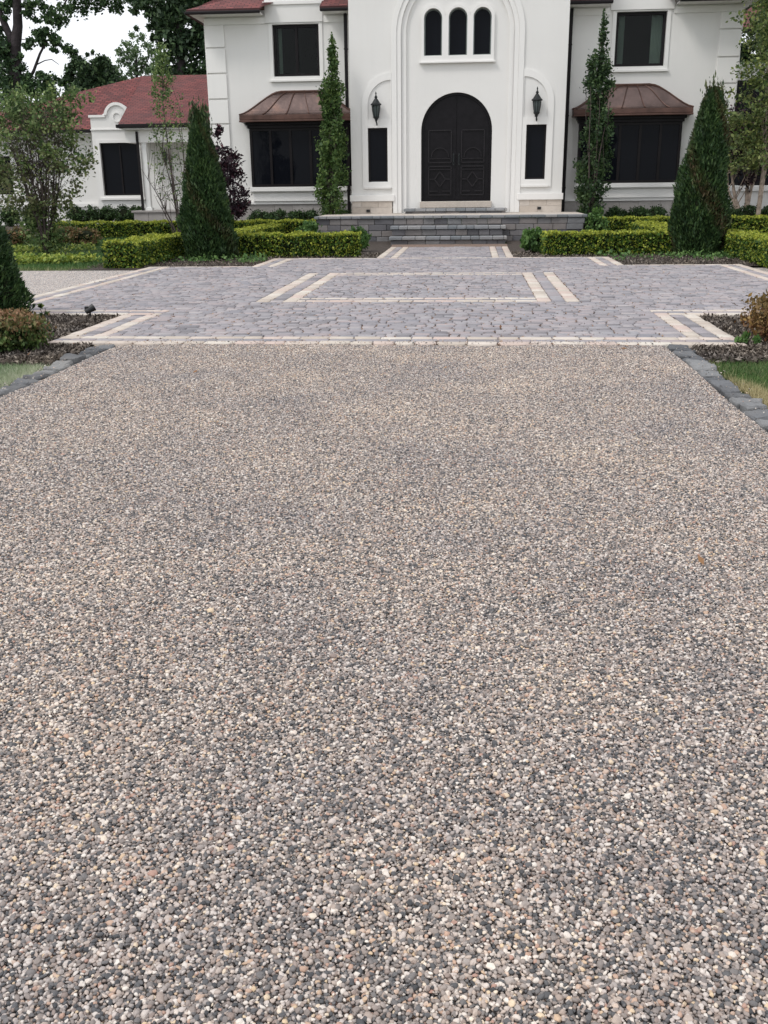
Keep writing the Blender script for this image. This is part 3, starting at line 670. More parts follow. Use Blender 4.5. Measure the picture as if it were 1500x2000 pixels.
# columnar trees in front of the bays
def column(bpx, tpx, wid, Y, mat, label, per=40, nc=120, leaf=0.078):
    b0 = at(*bpx, Y); b0.z = zg(Y)-0.03; tp = at(*tpx, Y); ps = []
    shoots = [(random.uniform(-.5, .5), random.uniform(0.55, 1.0)) for i in range(9)]+[(0, 1.0)]
    for i in range(nc):
        k = random.uniform(0.06, 0.97); w_ = wid*(0.8 if k < 0.2 else 1.0 if k < 0.55 else 0.52 if k < 0.62 else 0.7)*min(1, (1-k)*3.5+0.12)*random.uniform(0.6, 1.0)
        a = random.uniform(0, 2*PI); c = b0.lerp(tp, k)
        rr = w_*math.sqrt(random.random())
        if k > 0.8:
            sh = random.choice(shoots)
            if k > sh[1]: continue
            c = c+Vector((sh[0]*wid*1.3*(1.15-k), 0, 0)); rr *= 0.45
        ps.append(clump(per, (c.x+math.cos(a)*rr, c.y+math.sin(a)*rr, c.z), (0.09, 0.09, 0.2)))
    for k in np.linspace(0.7, 1, 12):
        c = b0.lerp(tp, float(k)); ps.append(clump(26, c, (0.06*(1.5-k), 0.06, 0.12)))
    p = np.concatenate(ps)
    ends = [tp]+[b0.lerp(tp, random.uniform(.5, .8))+Vector((random.uniform(-wid, wid)*.6, random.uniform(-wid, wid)*.6, 0)) for i in range(6)]
    return stems_tree('columnar_tree', b0, ends, 0.035, p, leaf, mat, 'bark', label, 'tree', 'columnar trees in front of the bay windows', bend=0.05, twigs=30)
column((648, 428), (648, 70), 0.47, 27.9, 'colleaf', 'bright green columnar tree in front of the left bay window', nc=300)
column((1152, 420), (1180, 26), 0.54, 27.9, 'collime', 'darker columnar tree in front of the right bay window', nc=300)
# purple maple
b2 = at(440, 432, 25.6); b2.z = zg(25.6)-0.03; cl = []
for i in range(120):
    a = random.uniform(0, 2*PI); k = random.random(); zz = 0.75+1.55*k; rr = (0.62-0.1*k)*math.sqrt(max(0, 1-((k-0.42)/0.62)**2))*random.uniform(0.5, 1)
    cl.append(clump(36, (b2.x+0.08+math.cos(a)*rr, b2.y+math.sin(a)*rr, b2.z+zz-0.1*rr), (0.13, 0.13, 0.13)))
for k in range(4): cl.append(clump(36, at(424+k*2, 262-k*3, 25.6), (0.09, 0.09, 0.1)))
cl = np.concatenate(cl)
stems_tree('purple_maple', b2, [b2+Vector((math.cos(a)*.35, math.sin(a)*.3, 1.7)) for a in (0, 1.3, 2.4, 3.6, 5)], 0.03, cl, 0.10, 'purple', 'darkbark', 'dark purple leaved maple between the left cypress and the white corner', 'tree', aspect=0.4, twigs=20)
# right side: yellow green tree, purple shrub, behind them dark trees
b3 = at(1478, 432, 27.6); b3.z = zg(27.6)-0.05; cl = []
for i in range(420):
    px = random.uniform(1408, 1580); py = random.uniform(-120, 330)
    lim = 1462 if py < 210 else 1414
    if px < lim+random.uniform(-12, 12): continue
    c = at(px, py, 27.6); cl.append(clump(50, (c.x, c.y+random.uniform(-.9, .9), c.z), (0.24, 0.24, 0.2)))
for px, py in ((1400, 185), (1410, 170), (1425, 178), (1402, 205), (1415, 215), (1455, 80), (1450, 130), (1460, 60), (1448, 150)):
    cl.append(clump(12, at(px, py, 27.4), (0.12, 0.12, 0.1)))
cl = np.concatenate(cl)
at_ = np.clip(RNG.normal(size=len(cl))*0.35+0.35-(cl[:, 2]-1.5)*0.15, 0, 0.9)
stems_tree('flowering_tree', b3, [at(1500, 120, 27.6), at(1545, 100, 27.8)], 0.055, cl, 0.085, 'birchleaf', 'palebark', 'pale barked tree with yellow green leaves beyond the right wing', 'tree', attr=at_*0.35, twigs=90)
b4 = at(1452, 425, 29.2); b4.z = zg(29.2)-0.05; cl = []
for i in range(150):
    u = ball(1, at(1468, 285, 29.2), (1.05, 0.8, 1.1), 0.0)[0]; cl.append(clump(46, u, (0.2, 0.2, 0.18)))
cl = np.concatenate(cl)
stems_tree('purple_shrub', b4, [at(1412, 345, 29.2), at(1425, 300, 29.2), at(1450, 250, 29.4), at(1495, 290, 29.3)], 0.075, cl, 0.08, 'purple', 'palebark', 'dark purple leaved small tree behind the pale barked tree', 'tree', twigs=30)
# evergreen shrubs along the walls
n_ = 0
def yew(px, Y, rx, rz, label, mat='collime'):
    p = at(px, 425, Y); shrub('evergreen_shrub', (p.x, Y, zg(Y)-0.03), rx, rz, 2600, 0.05, mat, label, 'shrub', 'evergreen shrubs against the house walls')
M['yewm'] = island_leaf('yew_leaves', [(0, (0.015, 0.035, 0.012)), (0.6, (0.035, 0.075, 0.025)), (1, (0.08, 0.14, 0.045))], 0.1, clump=4)
for px, lab in ((508, 'low dark shrub under the left end of the left bay window'), (545, 'low dark shrub under the middle of the left bay window, left of the columnar tree'),
                (578, 'low dark shrub third from the left under the left bay window'), (612, 'dark shrub just left of the columnar tree under the left bay'),
                (668, 'dark shrub just right of the columnar tree under the left bay')):
    yew(px, 28.75, 0.36, 0.29, lab, 'yewm')
for px, lab in ((1150, 'dark shrub at the foot of the right columnar tree'), (1205, 'dark shrub right of the right columnar tree'), (1243, 'low dark shrub under the middle of the right bay window'), (1280, 'low dark shrub beside the right cypress under the bay window'),
                (1425, 'low dark shrub beyond the right cypress'), (1462, 'low dark shrub left of the pale trunk'), (1497, 'low dark shrub at the right edge behind the back hedge')):
    yew(px, 28.75, 0.36, 0.29, lab, 'yewm')
for i, px in enumerate((20, 62, 150, 182, 213, 243, 268)):
    lab = ['at the left edge', 'second from the left edge', 'left of the low wing window', 'under the left side of the low wing window', 'under the low wing window', 'under the right side of the low wing window', 'beside the porch post'][i]
    yew(px, 32.6, 0.34, 0.33, 'dark evergreen shrub '+lab, 'yewm')
for px, py, Y, lab, mt in ((165, 455, 25.2, 'reddish bush left of the back hedge', 'rust'), (30, 455, 25.4, 'reddish bush at the left edge of the lawn bed', 'rust'), (128, 452, 25.6, 'green and red bush under the many stemmed tree', 'rust')):
    p = at(px, py, Y); zb = zg(Y)
    shrub('bush', (p.x, Y, zb-0.03), 0.42, 0.24, 2200, 0.05, mt, lab, 'bush', attrf=lambda p: np.clip(0.5+RNG.normal(size=len(p))*0.4, 0, 1))
for px, Y, rx, rz, lab in ((600, 25.0, 0.34, 0.30, 'leafy green perennial left of the stone terrace'), (698, 23.2, 0.30, 0.27, 'grey green perennial at the end of the left front hedge by the steps'),
                           (1168, 25.3, 0.30, 0.40, 'tall bright green perennial at the right end of the terrace'), (1042, 22.4, 0.28, 0.27, 'leafy perennial at the left end of the right front hedge')):
    p = at(px, 440, Y); shrub('perennial', (p.x, Y, zg(Y)-0.03), rx, rz, 1700, 0.075, 'perennial', lab, 'perennial', 'leafy perennials beside the terrace', cores=0.5, up=0.6)

# big trees beyond the house ----------------------------------------
def big_tree(name, Y, trunk_pts, clumps, size, mat, label, n_per, extra=None):
    b0 = at(trunk_pts[0][0][0], trunk_pts[0][0][1], Y); b0.z = 0.2
    t = thing(name, b0, label, 'tree')
    mb = MB()
    for path in trunk_pts:
        pts = [at(p[0], p[1], Y+(p[3] if len(p) > 3 else 0)) for p in path]
        mb.tube(pts, [p[2]/F*Y*0.5 for p in path], 10)
    mb.build('trunk', M['darkbark'], t, True)
    ps = []
    for c in clumps:
        px, py, r = c[:3]; dn = c[3] if len(c) > 3 else 1.0
        cc = at(px, py, Y); R = r/F*Y
        k = max(1, int(dn*3))
        for j in range(k):
            q = ball(1, cc, (R*0.9, R*1.3, R*0.9))[0]
            ps.append(clump(int(n_per*1.9*dn/k)+1, q, (R*0.8, R*1.0, R*0.72)))
    leaves('crown', np.concatenate(ps), size*0.74, M[mat], t, aspect=0.6)
    return t
ok = [(75, 2, 12), (92, 20, 14), (110, 34, 14), (95, 38, 10), (122, 20, 14), (118, 40, 10), (140, 8, 14), (165, 8, 14), (190, 6, 13), (212, 8, 12), (238, 10, 12), (262, 4, 12), (160, -20, 20, 2), (220, -22, 20, 2), (285, 6, 12),
      (90, 66, 9), (72, 70, 8), (80, 78, 9), (62, 88, 8), (102, 76, 8), (112, 84, 9), (126, 92, 9), (138, 102, 9), (145, 112, 8), (56, 92, 7, .6), (108, 96, 5, .4), (95, 58, 5, .4), (112, 102, 4, .3),
      (50, 14, 9, .7), (58, 28, 9, .7), (50, 28, 7, .6), (64, 40, 7, .4), (52, 8, 8, .6), (12, 18, 8), (18, 8, 8), (15, 40, 7, .6), (8, 6, 8),
      (4, 85, 13, 2), (12, 105, 14, 2), (28, 125, 12, 2), (48, 165, 14, 2), (6, 95, 14, 2), (10, 120, 16, 2.5), (5, 150, 20, 3), (22, 170, 20, 3), (45, 150, 10, 1), (50, 130, 8, .7), (55, 150, 7, .6), (44, 112, 6, .5), (2, 60, 8), (70, 145, 7, .4), (85, 143, 8, .8), (100, 150, 10, 1), (60, 170, 16, 2.5), (92, 170, 14, 2.5), (30, 190, 20, 3)]
for i in range(60): ok.append((random.uniform(-260, 330), random.uniform(-330, -35), 26, 2))
big_tree('oak_tree', 45, [[(38, 330, 34), (34, 250, 31), (30, 180, 27), (30, 130, 21), (30, 90, 20), (35, 50, 17), (33, 0, 15), (30, -90, 12), (40, -200, 7)], [(30, 100, 15), (18, 68, 13), (6, 40, 12), (-8, 5, 10), (-25, -60, 8), (-60, -160, 5)],
         [(36, 182, 8), (52, 165, 6), (66, 138, 5.5), (78, 105, 4.5), (92, 78, 3.5)], [(72, 126, 2.4), (88, 118, 1.8), (101, 116, 1.6), (115, 126, 1.0)], [(38, 76, 1.6), (52, 78, 1.4), (66, 75, 1.2)],
         [(34, -60, 9), (90, -90, 7), (150, -50, 5), (130, 0, 3), (105, 45, 1.6)], [(150, -50, 5), (220, -25, 3), (270, 5, 2)], [(92, 78, 2.5), (120, 90, 2), (145, 112, 1.4)]],
         ok, 0.20, 'oak', 'large dark oak with forked trunk at the left edge, branches arching over the low wing', 100)
dk = []
for i in range(75):
    px = random.uniform(318, 440); py = random.uniform(-30, 185); dk.append((px, py, 16, 1.6))
dk += [(300, 8, 12), (310, 22, 12), (296, 30, 9), (285, 22, 8, .7), (300, 45, 8, .8), (292, 52, 6, .6), (310, 62, 10), (270, 55, 4, .3), (300, 75, 6, .5), (315, 85, 10), (268, 12, 10), (318, 45, 12), (280, 5, 12), (262, 16, 8, .6)]
for i in range(45): dk.append((random.uniform(260, 520), random.uniform(-300, -20), 26, 2))
big_tree('evergreen_tree', 43, [[(365, 330, 26), (360, 200, 22), (350, 80, 14), (345, 0, 11), (350, -140, 6)], [(348, 60, 7), (325, 30, 5), (285, 12, 3)], [(350, 90, 5), (330, 75, 4), (308, 62, 2)]],
         dk, 0.24, 'darkleaf', 'very dark dense tree directly behind the left wing corner', 66)
rb = []
for i in range(46):
    a = random.uniform(0, 2*PI); k = math.sqrt(random.random()); rb.append((178+math.cos(a)*44*k, 172+math.sin(a)*44*k*(1.25 if math.sin(a) < 0 else 0.6), 11, 1.6))
rb += [(148, 128, 8), (140, 140, 8), (160, 117, 7), (195, 118, 7), (213, 130, 8), (128, 150, 7), (135, 160, 8), (118, 160, 7), (172, 108, 3, .3), (180, 103, 3, .3)]
big_tree('round_tree', 44, [[(180, 330, 12), (178, 200, 10), (175, 140, 6)], [(177, 170, 5), (160, 140, 3), (148, 125, 2)], [(177, 170, 5), (195, 145, 3), (205, 125, 2)]], rb, 0.22, 'darkleaf', 'dark rounded tree showing over the low wing roof, beside the oak', 62)
pl = [(248, 85, 9, .8), (262, 70, 8, .6), (275, 82, 10, .8), (255, 100, 10), (270, 100, 11), (288, 92, 9, .8), (240, 105, 8, .7), (250, 115, 10), (285, 110, 11), (300, 95, 9, .7), (240, 125, 9, .8), (265, 120, 12), (290, 128, 12), (255, 135, 11), (232, 140, 9), (275, 142, 12), (305, 120, 10), (300, 140, 12), (240, 150, 11), (225, 150, 8), (210, 150, 8), (315, 110, 10), (232, 95, 4, .3), (258, 150, 11), (310, 150, 11)]
big_tree('pale_tree', 56, [[(270, 330, 9), (268, 180, 7), (266, 110, 3.5)], [(267, 150, 3), (248, 120, 2), (242, 100, 1)], [(267, 150, 3), (290, 115, 2), (288, 90, 1)]], pl, 0.20, 'paleleaf', 'pale green airy tree far behind the low wing roof', 75)
# right: dark trees beyond
rt = []
for i in range(110): rt.append((random.uniform(1452, 1660), random.uniform(-140, 390), 22, 1.8))
for i in range(26): rt.append((random.uniform(1450, 1500), random.uniform(20, 330), 14, 1.4))
big_tree('evergreen_tree', 38, [[(1530, 400, 26), (1525, 200, 20), (1520, 0, 12), (1520, -150, 5)]], rt, 0.2, 'darkleaf', 'dark dense tree filling the gap right of the right wing', 75)
lg = [(random.uniform(1462, 1540), random.uniform(-60, 90), 13, 1.0) for i in range(26)]
big_tree('pale_tree', 33, [[(1540, 400, 12), (1530, 150, 8), (1505, 20, 4)]], lg, 0.12, 'paleleaf', 'light green tree top at the upper right corner', 60)
# distant belt of trees closing the view behind everything
for i, (px, Y, top, col) in enumerate([(-60, 62, 150, 'darkleaf'), (-150, 60, 120, 'oak'), (110, 66, 178, 'oak'), (1620, 58, 120, 'darkleaf'), (1760, 60, 90, 'oak'), (330, 70, 165, 'darkleaf')]):
    lst = []
    for j in range(34):
        a = random.uniform(0, 2*PI); k = math.sqrt(random.random()); lst.append((px+math.cos(a)*75*k, top+75+math.sin(a)*75*k, 22, 1.3))
    big_tree('distant_tree', Y, [[(px, 335, 14), (px, top+90, 10), (px+3, top+20, 4)]], lst, 0.3, col, ['dark tree beyond the left edge of the garden', 'green tree far out past the left edge', 'green tree low behind the many stemmed tree', 'dark tree far out past the right edge', 'green tree furthest out to the right', 'dark tree hidden behind the low wing ridge'][i], 40)

# ---------------------------------------------------------------- the house
house = thing('house', (-0.49, 28.4, 0.3), 'two storey off white stucco house with arched double door, bay windows and red shingle roofs', 'house')
XC = -0.49
def arcpts(cx, cz, r, a0, a1, n=28): return [(cx+r*math.cos(a0+(a1-a0)*i/n), cz+r*math.sin(a0+(a1-a0)*i/n)) for i in range(n+1)]
def arch(x0, x1, z0, zs, n=28):      # outline of a round arched opening
    r = (x1-x0)/2; return [(x0, z0), (x1, z0)]+arcpts((x0+x1)/2, zs, r, 0, PI, n)
def rect(x0, x1, z0, z1): return [(x0, z0), (x1, z0), (x1, z1), (x0, z1)]
def part(mb, name, mat, parent=house, **k): return mb.build(name, M[mat], parent, **k)
Yc, Yw = 28.4, 29.6
SP = 5.25                            # spring line of the big arch
# centre block front wall: one plate with the big arched recess and the sidelight openings
WX0, WX1 = -3.38, 2.41
sl_l, sl_r = rect(-2.91, -2.37, 1.53, 2.93), rect(1.39, 1.93, 1.55, 2.95)
big_hole = lambda r: [(XC-r, 0.70), (XC+r, 0.70)]+arcpts(XC, SP, r, 0, PI)
mb = MB(); mb.plate(rect(WX0, WX1, 0.69, 7.6), [big_hole(1.50), sl_l, sl_r], Yc, Yc+0.3)
mb.box(WX0, WX0+0.25, Yc+0.303, 31.5, 0.2, 7.6); mb.box(WX1-0.25, WX1, Yc+0.303, 31.5, 0.2, 7.6)
part(mb, 'entrance_wall', 'stucco')
# recessed panel inside the arch with door and triple window openings
door_hole = arch(XC-0.965, XC+0.965, 1.0, 2.83)
tw = [(-1.38, -0.90), (-0.73, -0.235), (-0.08, 0.40)]
panel_holes = [door_hole]+[arch(a, b_, 4.70, 5.60) for a, b_ in tw]
mb = MB(); mb.plate([(XC-1.62, 0.69), (XC+1.62, 0.69), (XC+1.62, 5.3)]+arcpts(XC, 5.3, 1.62, 0, PI), panel_holes, Yc+0.10, Yc+0.28)
o = part(mb, 'arch_panel', 'stucco')
# stepped mouldings round the arch
def ring(r1, r0, y0, y1, z0=0.70):
    o_ = [(XC+r1, z0)]+arcpts(XC, SP, r1, 0, PI)+[(XC-r1, z0), (XC-r0, z0)]+arcpts(XC, SP, r0, PI, 0)+[(XC+r0, z0)]
    return MB().plate(o_, [], y0, y1)
part(ring(1.76, 1.62, Yc-0.045, Yc+0.02), 'arch_moulding', 'trim')
part(ring(1.617, 1.50, Yc-0.022, Yc+0.03), 'arch_moulding', 'trim')
part(ring(1.497, 1.37, Yc+0.035, Yc+0.102), 'arch_moulding', 'trim')
# surrounds of the lantern niches and sidelights
for s, (xa, xb_) in ((-1, (-2.90, -2.37)), (1, (1.39, 1.93))):
    xi = XC+s*1.765; xo = -3.06 if s < 0 else 2.10; zs = 3.50
    ro = abs(xo-xi); ri = ro-0.16
    if s < 0: out = [(xi, 1.36), (xi, zs+ro)]+arcpts(xi, zs, ro, PI/2, PI, 16)+[(xo, 1.36)]
    else: out = [(xo, 1.36)]+arcpts(xi, zs, ro, 0, PI/2, 16)+[(xi, 1.36)]
    if s < 0: hole = [(xi-0.02, 3.14), (xi-0.02, zs+ri)]+arcpts(xi-0.02, zs, ri-0.02, PI/2, PI, 16)+[(xi-ri, 3.14)]
    else: hole = [(xi+ri, 3.14)]+arcpts(xi+0.02, zs, ri-0.02, 0, PI/2, 16)+[(xi+0.02, 3.14)]
    sl = sl_l if s < 0 else sl_r
    mb = MB().plate(out, [hole, [(x, z) for x, z in sl]], Yc-0.034, Yc-0.002)
    part(mb, 'niche_surround', 'trim')
    c = (sl[0][0]+sl[1][0])/2
    part(MB().box(c-0.37, c+0.37, Yc-0.065, Yc-0.036, 1.355, 1.405), 'sill_moulding', 'trim')
# plinth
for x0, x1 in ((-3.43, -2.19), (1.21, 2.45)):
    part(MB().box(x0, x1, Yc-0.085, Yc-0.003, 1.02, 1.19), 'plinth_trim', 'trim', bevel=0.01)
    rects = []
    for zi, (z0, z1) in enumerate(((0.69, 0.86), (0.86, 1.017))):
        xx = x0+0.045
        cut = [xx, xx+0.52, x1-0.03] if zi == 0 else [xx, xx+0.28, xx+0.75, x1-0.03]
        for a, b_ in zip(cut, cut[1:]): rects.append((a, b_, z0, z1))
    mb = MB()
    for a, b_, z0, z1 in rects: mb.box(a+0.002, b_-0.002, Yc-0.045, Yc-0.003, z0+0.002, z1-0.002)
    part(mb, 'stone_plinth', 'limestone', bevel=0.004)
for cx, cz in ((-2.925, 0.765), (1.81, 0.80)):
    mb = MB().box(cx-0.05, cx+0.05, Yc-0.07, Yc-0.046, cz-0.035, cz+0.035).box(cx-0.042, cx-0.006, Yc-0.085, Yc-0.07, cz-0.028, cz+0.028).box(cx+0.006, cx+0.042, Yc-0.085, Yc-0.07, cz-0.028, cz+0.028)
    part(mb, 'electrical_outlet', 'black')
# windows
def window(x0, x1, z0, z1, y, mull=(), fr=0.07, glass='glass', name='window', rails=(), arched=None, frmat='bronze'):
    mb = MB()
    if arched is None:
        xs = [x0]+list(mull)+[x1]; holes = []
        for i in range(len(xs)-1):
            a = xs[i]+(fr if i == 0 else fr*0.5); b_ = xs[i+1]-(fr if i == len(xs)-2 else fr*0.5)
            zz = [z0+fr]+list(rails)+[z1-fr]
            for j in range(len(zz)-1):
                holes.append(rect(a, b_, zz[j]+(fr*0.3 if j else 0), zz[j+1]-(fr*0.3 if j < len(zz)-2 else 0)))
        mb.plate(rect(x0, x1, z0, z1), holes, y, y+0.06)
        fo = part(mb, name, frmat)
        gm = MB().box(x0+0.01, x1-0.01, y+0.035, y+0.045, z0+0.01, z1-0.01)
    else:
        mb.plate(arch(x0, x1, z0, arched), [arch(x0+fr, x1-fr, z0+fr, arched)], y, y+0.05)
        fo = part(mb, name, frmat)
        gm = MB().plate(arch(x0+0.01, x1-0.01, z0+0.01, arched), [], y+0.03, y+0.04)
    part(gm, 'pane', glass, fo)
    return fo
window(-2.905, -2.375, 1.535, 2.925, Yc+0.06, fr=0.045)
window(1.395, 1.925, 1.555, 2.945, Yc+0.06, fr=0.045)
for a, b_ in ((-2.905, -2.375), (1.395, 1.925)):
    pass
M['sage'] = simple('sage_frame', (0.16, 0.19, 0.18), 0.5)
for a, b_ in tw: window(a+0.003, b_-0.003, 4.703, 5.60, Yc+0.19, fr=0.028, arched=5.60, frmat='sage')
# white surround of the triple window: three lobes
cs = [(a+b_)/2 for a, b_ in tw]; out = [(-1.455, 4.56), (0.475, 4.56), (0.475, 5.60)]
for c in cs[::-1]:
    r = 0.325; out += arcpts(c, 5.60, r, 0.0, PI, 18)[1:-1]
out += [(-1.455, 5.60)]
part(MB().plate(out, [arch(a, b_, 4.70, 5.60) for a, b_ in tw], Yc+0.035, Yc+0.099), 'triple_window_surround', 'trim')
part(MB().box(-1.50, 0.52, Yc-0.01, Yc+0.099, 4.515, 4.557), 'window_sill', 'trim', bevel=0.006)
# the double door
dr = MB().plate(arch(XC-0.962, XC+0.962, 1.002, 2.83), [arch(XC-0.90, XC+0.90, 1.04, 2.83)], Yc+0.17, Yc+0.25)
df = part(dr, 'door_frame', 'door')
for s in (-1, 1):
    inn = XC+s*0.006; R = 0.895
    if s < 0: o_ = [(inn, 1.045), (inn, 2.83+R)]+arcpts(XC, 2.83, R, PI/2, PI, 16)[1:]+[(XC-R, 1.045)]
    else: o_ = [(XC+R, 1.045)]+arcpts(XC, 2.83, R, 0, PI/2, 16)[:-1]+[(inn, 2.83+R), (inn, 1.045)]
    leaf = part(MB().plate(o_, [], Yc+0.205, Yc+0.25), 'door_leaf', 'door')
    c = XC+s*0.45; y0, y1 = Yc+0.172, Yc+0.204; mo = MB()
    def bar(ax, az, bx_, bz, w_=0.028):
        d = Vector((bx_-ax, bz-az)); L_ = d.length; d /= L_; n2 = Vector((-d.y, d.x))*w_/2
        pts = [(ax-n2.x, az-n2.y), (bx_-n2.x, bz-n2.y), (bx_+n2.x, bz+n2.y), (ax+n2.x, az+n2.y)]
        mo.plate(pts, [], y0, y1)
    # outer panel mouldings
    l, r_, zb_, zt = c-0.31, c+0.31, 1.17, 1.92
    bar(l, zb_, r_, zb_); bar(l, zt, r_, zt); bar(l, zb_, l, zt); bar(r_, zb_, r_, zt)
    zm = (zb_+zt)/2+0.04
    bar(c-0.15, zm, c, zm+0.2); bar(c, zm+0.2, c+0.15, zm); bar(c+0.15, zm, c, zm-0.2); bar(c, zm-0.2, c-0.15, zm)
    bar(l, zm, c-0.15, zm); bar(c+0.15, zm, r_, zm)
    bar(l, zb_+0.1, c-0.06, zb_+0.1); bar(c+0.06, zb_+0.1, r_, zb_+0.1); bar(l, zt-0.08, r_, zt-0.08, 0.02)
    z2, z3 = 2.02, 2.85
    bar(l, z2, r_, z2); bar(l, z2, l, z3); bar(r_, z2, r_, z3); bar(l, z3, r_, z3)
    for k in range(8):
        a0, a1 = PI*k/8, PI*(k+1)/8
        bar(c+0.24*math.cos(a0), 2.16+0.24*math.sin(a0), c+0.24*math.cos(a1), 2.16+0.24*math.sin(a1), 0.022)
    bar(l, 2.12, r_, 2.12, 0.02)
    mo.build('panel_moulding', M['door_mould_lit'], leaf)
    hx = XC+s*0.075
    hb = MB().box(hx-0.022, hx+0.022, Yc+0.175, Yc+0.204, 1.95, 2.25); hb.tube([(hx, Yc+0.18, 2.0), (hx, Yc+0.13, 2.02), (hx, Yc+0.13, 2.18), (hx, Yc+0.18, 2.2)], 0.011)
    hb.build('door_handle', M['iron'], leaf)
part(MB().box(XC-0.99, XC+0.99, Yc-0.02, Yc+0.168, 0.83, 0.998), 'door_threshold', 'limestone', bevel=0.01)
part(MB().plate(door_hole, [], Yc+0.27, Yc+0.276), 'door_backing', 'black')

# side wings ---------------------------------------------------------
def wing(x0, x1, win, bay, quo, zq, side):
    up = rect(*win); by_ = rect(bay[0]+0.14, bay[1]-0.14, 1.46, 3.0)
    mb = MB().plate(rect(x0, x1, 0.2, 6.08), [up, by_], Yw, Yw+0.3)
    xs = x0 if side < 0 else x1-0.3
    mb.box(xs, xs+0.3, Yw+0.303, 38, 0.2, 5.92)
    part(mb, 'wing_wall', 'stucco')
    # frieze under the eaves
    pd = (win[0]-0.17, win[1]+0.17) if side > 0 else (-5.85, -4.24)
    for a, b_ in ((x0-0.02 if side < 0 else x0, pd[0]-0.003), (pd[1]+0.003, x1 if side < 0 else x1+0.02)):
        part(MB().box(a, b_, Yw-0.035, Yw-0.002, 5.74, 5.90), 'frieze', 'trim')
    # the raised dormer parapet over the window
    part(MB().box(pd[0], pd[1], Yw-0.06, Yw+0.28, 5.925, 6.9).box(pd[0], pd[1], Yw-0.06, Yw-0.003, win[3]+0.04, 5.925), 'dormer_parapet', 'stucco')
    part(MB().box(pd[0]-0.05, pd[1]+0.05, Yw-0.10, Yw-0.062, 6.20, 6.28), 'parapet_moulding', 'trim')
    # quoins
    mb = MB(); zs = [5.9]+[z for z in zq]
    for a, b_ in zip(zs, zs[1:]): mb.box(quo[0], quo[1], Yw-0.05, Yw-0.002, b_+0.022, a-0.022 if a < 5.9 else 5.735)
    if side < 0: mb.box(x0-0.03, x0-0.002, Yw-0.03, Yw+0.5, 1.03, 5.735)
    else: mb.box(x1+0.002, x1+0.03, Yw-0.03, Yw+0.5, 1.03, 5.735)
    part(mb, 'corner_quoins', 'trim', bevel=0.008)
    # upper window with surround and sill
    mb = MB().plate(rect(win[0]-0.10, win[1]+0.10, win[2]-0.10, win[3]+0.03), [up], Yw-0.03, Yw-0.002)
    part(mb, 'window_surround', 'trim')
    fo = window(win[0]+0.003, win[1]-0.003, win[2]+0.003, win[3]-0.003, Yw+0.09, mull=[(win[0]+win[1])/2] if side < 0 else [], fr=0.075, glass='clear')
    part(MB().box(win[0]-0.13, win[1]+0.13, Yw-0.075, Yw-0.032, win[2]-0.14, win[2]-0.085), 'window_sill', 'trim', fo, bevel=0.006)
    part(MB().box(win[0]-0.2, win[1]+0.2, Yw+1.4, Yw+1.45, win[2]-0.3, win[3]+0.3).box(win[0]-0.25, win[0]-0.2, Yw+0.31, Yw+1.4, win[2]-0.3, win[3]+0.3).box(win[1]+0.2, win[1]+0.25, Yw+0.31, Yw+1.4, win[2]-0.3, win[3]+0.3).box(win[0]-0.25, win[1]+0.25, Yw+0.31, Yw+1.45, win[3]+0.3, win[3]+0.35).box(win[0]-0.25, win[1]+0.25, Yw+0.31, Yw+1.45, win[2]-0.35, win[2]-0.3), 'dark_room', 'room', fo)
    for cx, cw in ((win[0]+0.17, 0.05 if side < 0 else 0.09), (win[1]-0.20, 0.0 if side < 0 else 0.16)):  # left wing: narrow pale strip standing for a pane reflection; right wing: curtains
        if cw == 0: continue
        vs = []; fs = []; nn = 40
        for i in range(nn+1):
            x = cx-cw+2*cw*i/nn; yy = Yw+0.26+0.022*math.sin(i*1.25); vs += [(x, yy, win[2]+0.05), (x, yy, win[3]-0.05)]
        for i in range(nn): fs.append((2*i, 2*i+2, 2*i+3, 2*i+1))
        MB().add(vs, fs).build('curtain_and_glint', M['curtain_and_glint'], fo, True)
    # water table and stone base
    part(MB().box(x0-(0.06 if side < 0 else 0), x1+(0.06 if side > 0 else 0), Yw-0.075, Yw-0.003, 0.95, 1.03), 'water_table', 'trim', bevel=0.008)
    mb = MB(); xx = x0
    while xx < x1-0.01:
        L_ = min(random.uniform(0.45, 0.8), x1-xx)
        mb.box(xx+0.002, xx+L_-0.002, Yw-0.035, Yw-0.003, 0.18, 0.55); mb.box(xx+0.002+0.1*0, xx+L_-0.002, Yw-0.035, Yw-0.003, 0.555, 0.947); xx += L_
    part(mb, 'stone_base', 'greystone', bevel=0.005)
    # bay window
    b0_, b1_ = bay
    mb = MB().box(b0_+0.0, b1_, Yw-0.22, Yw-0.17, 1.31, 1.43).box(b0_, b1_, Yw-0.17, Yw-0.003, 1.28, 1.43).box(b0_+0.06, b1_-0.06, Yw-0.12, Yw-0.003, 1.034, 1.278)
    n3 = 5 if side < 0 else 5; ms = [b0_+0.08+(b1_-b0_-0.16)*i/n3 for i in range(1, n3)]
    fb = window(b0_+0.06, b1_-0.06, 1.435, 3.02, Yw-0.20, mull=ms, fr=0.07, name='bay_window')
    part(mb, 'bay_sill', 'trim', fb, bevel=0.008)
    bb = MB().box(b0_+0.06, b0_+0.12, Yw-0.138, Yw+0.0, 1.435, 3.02).box(b1_-0.12, b1_-0.06, Yw-0.138, Yw, 1.435, 3.02)
    bb.box(b0_+0.02, b1_-0.02, Yw-0.26, Yw-0.003, 3.023, 3.10).box(b0_-0.02, b1_+0.02, Yw-0.34, Yw-0.003, 3.103, 3.17)
    part(bb, 'bay_frame', 'bronze', fb)
    part(MB().box(b0_+0.16, b1_-0.16, Yw+0.1, Yw+0.12, 1.47, 2.99), 'dark_room', 'room', fb)
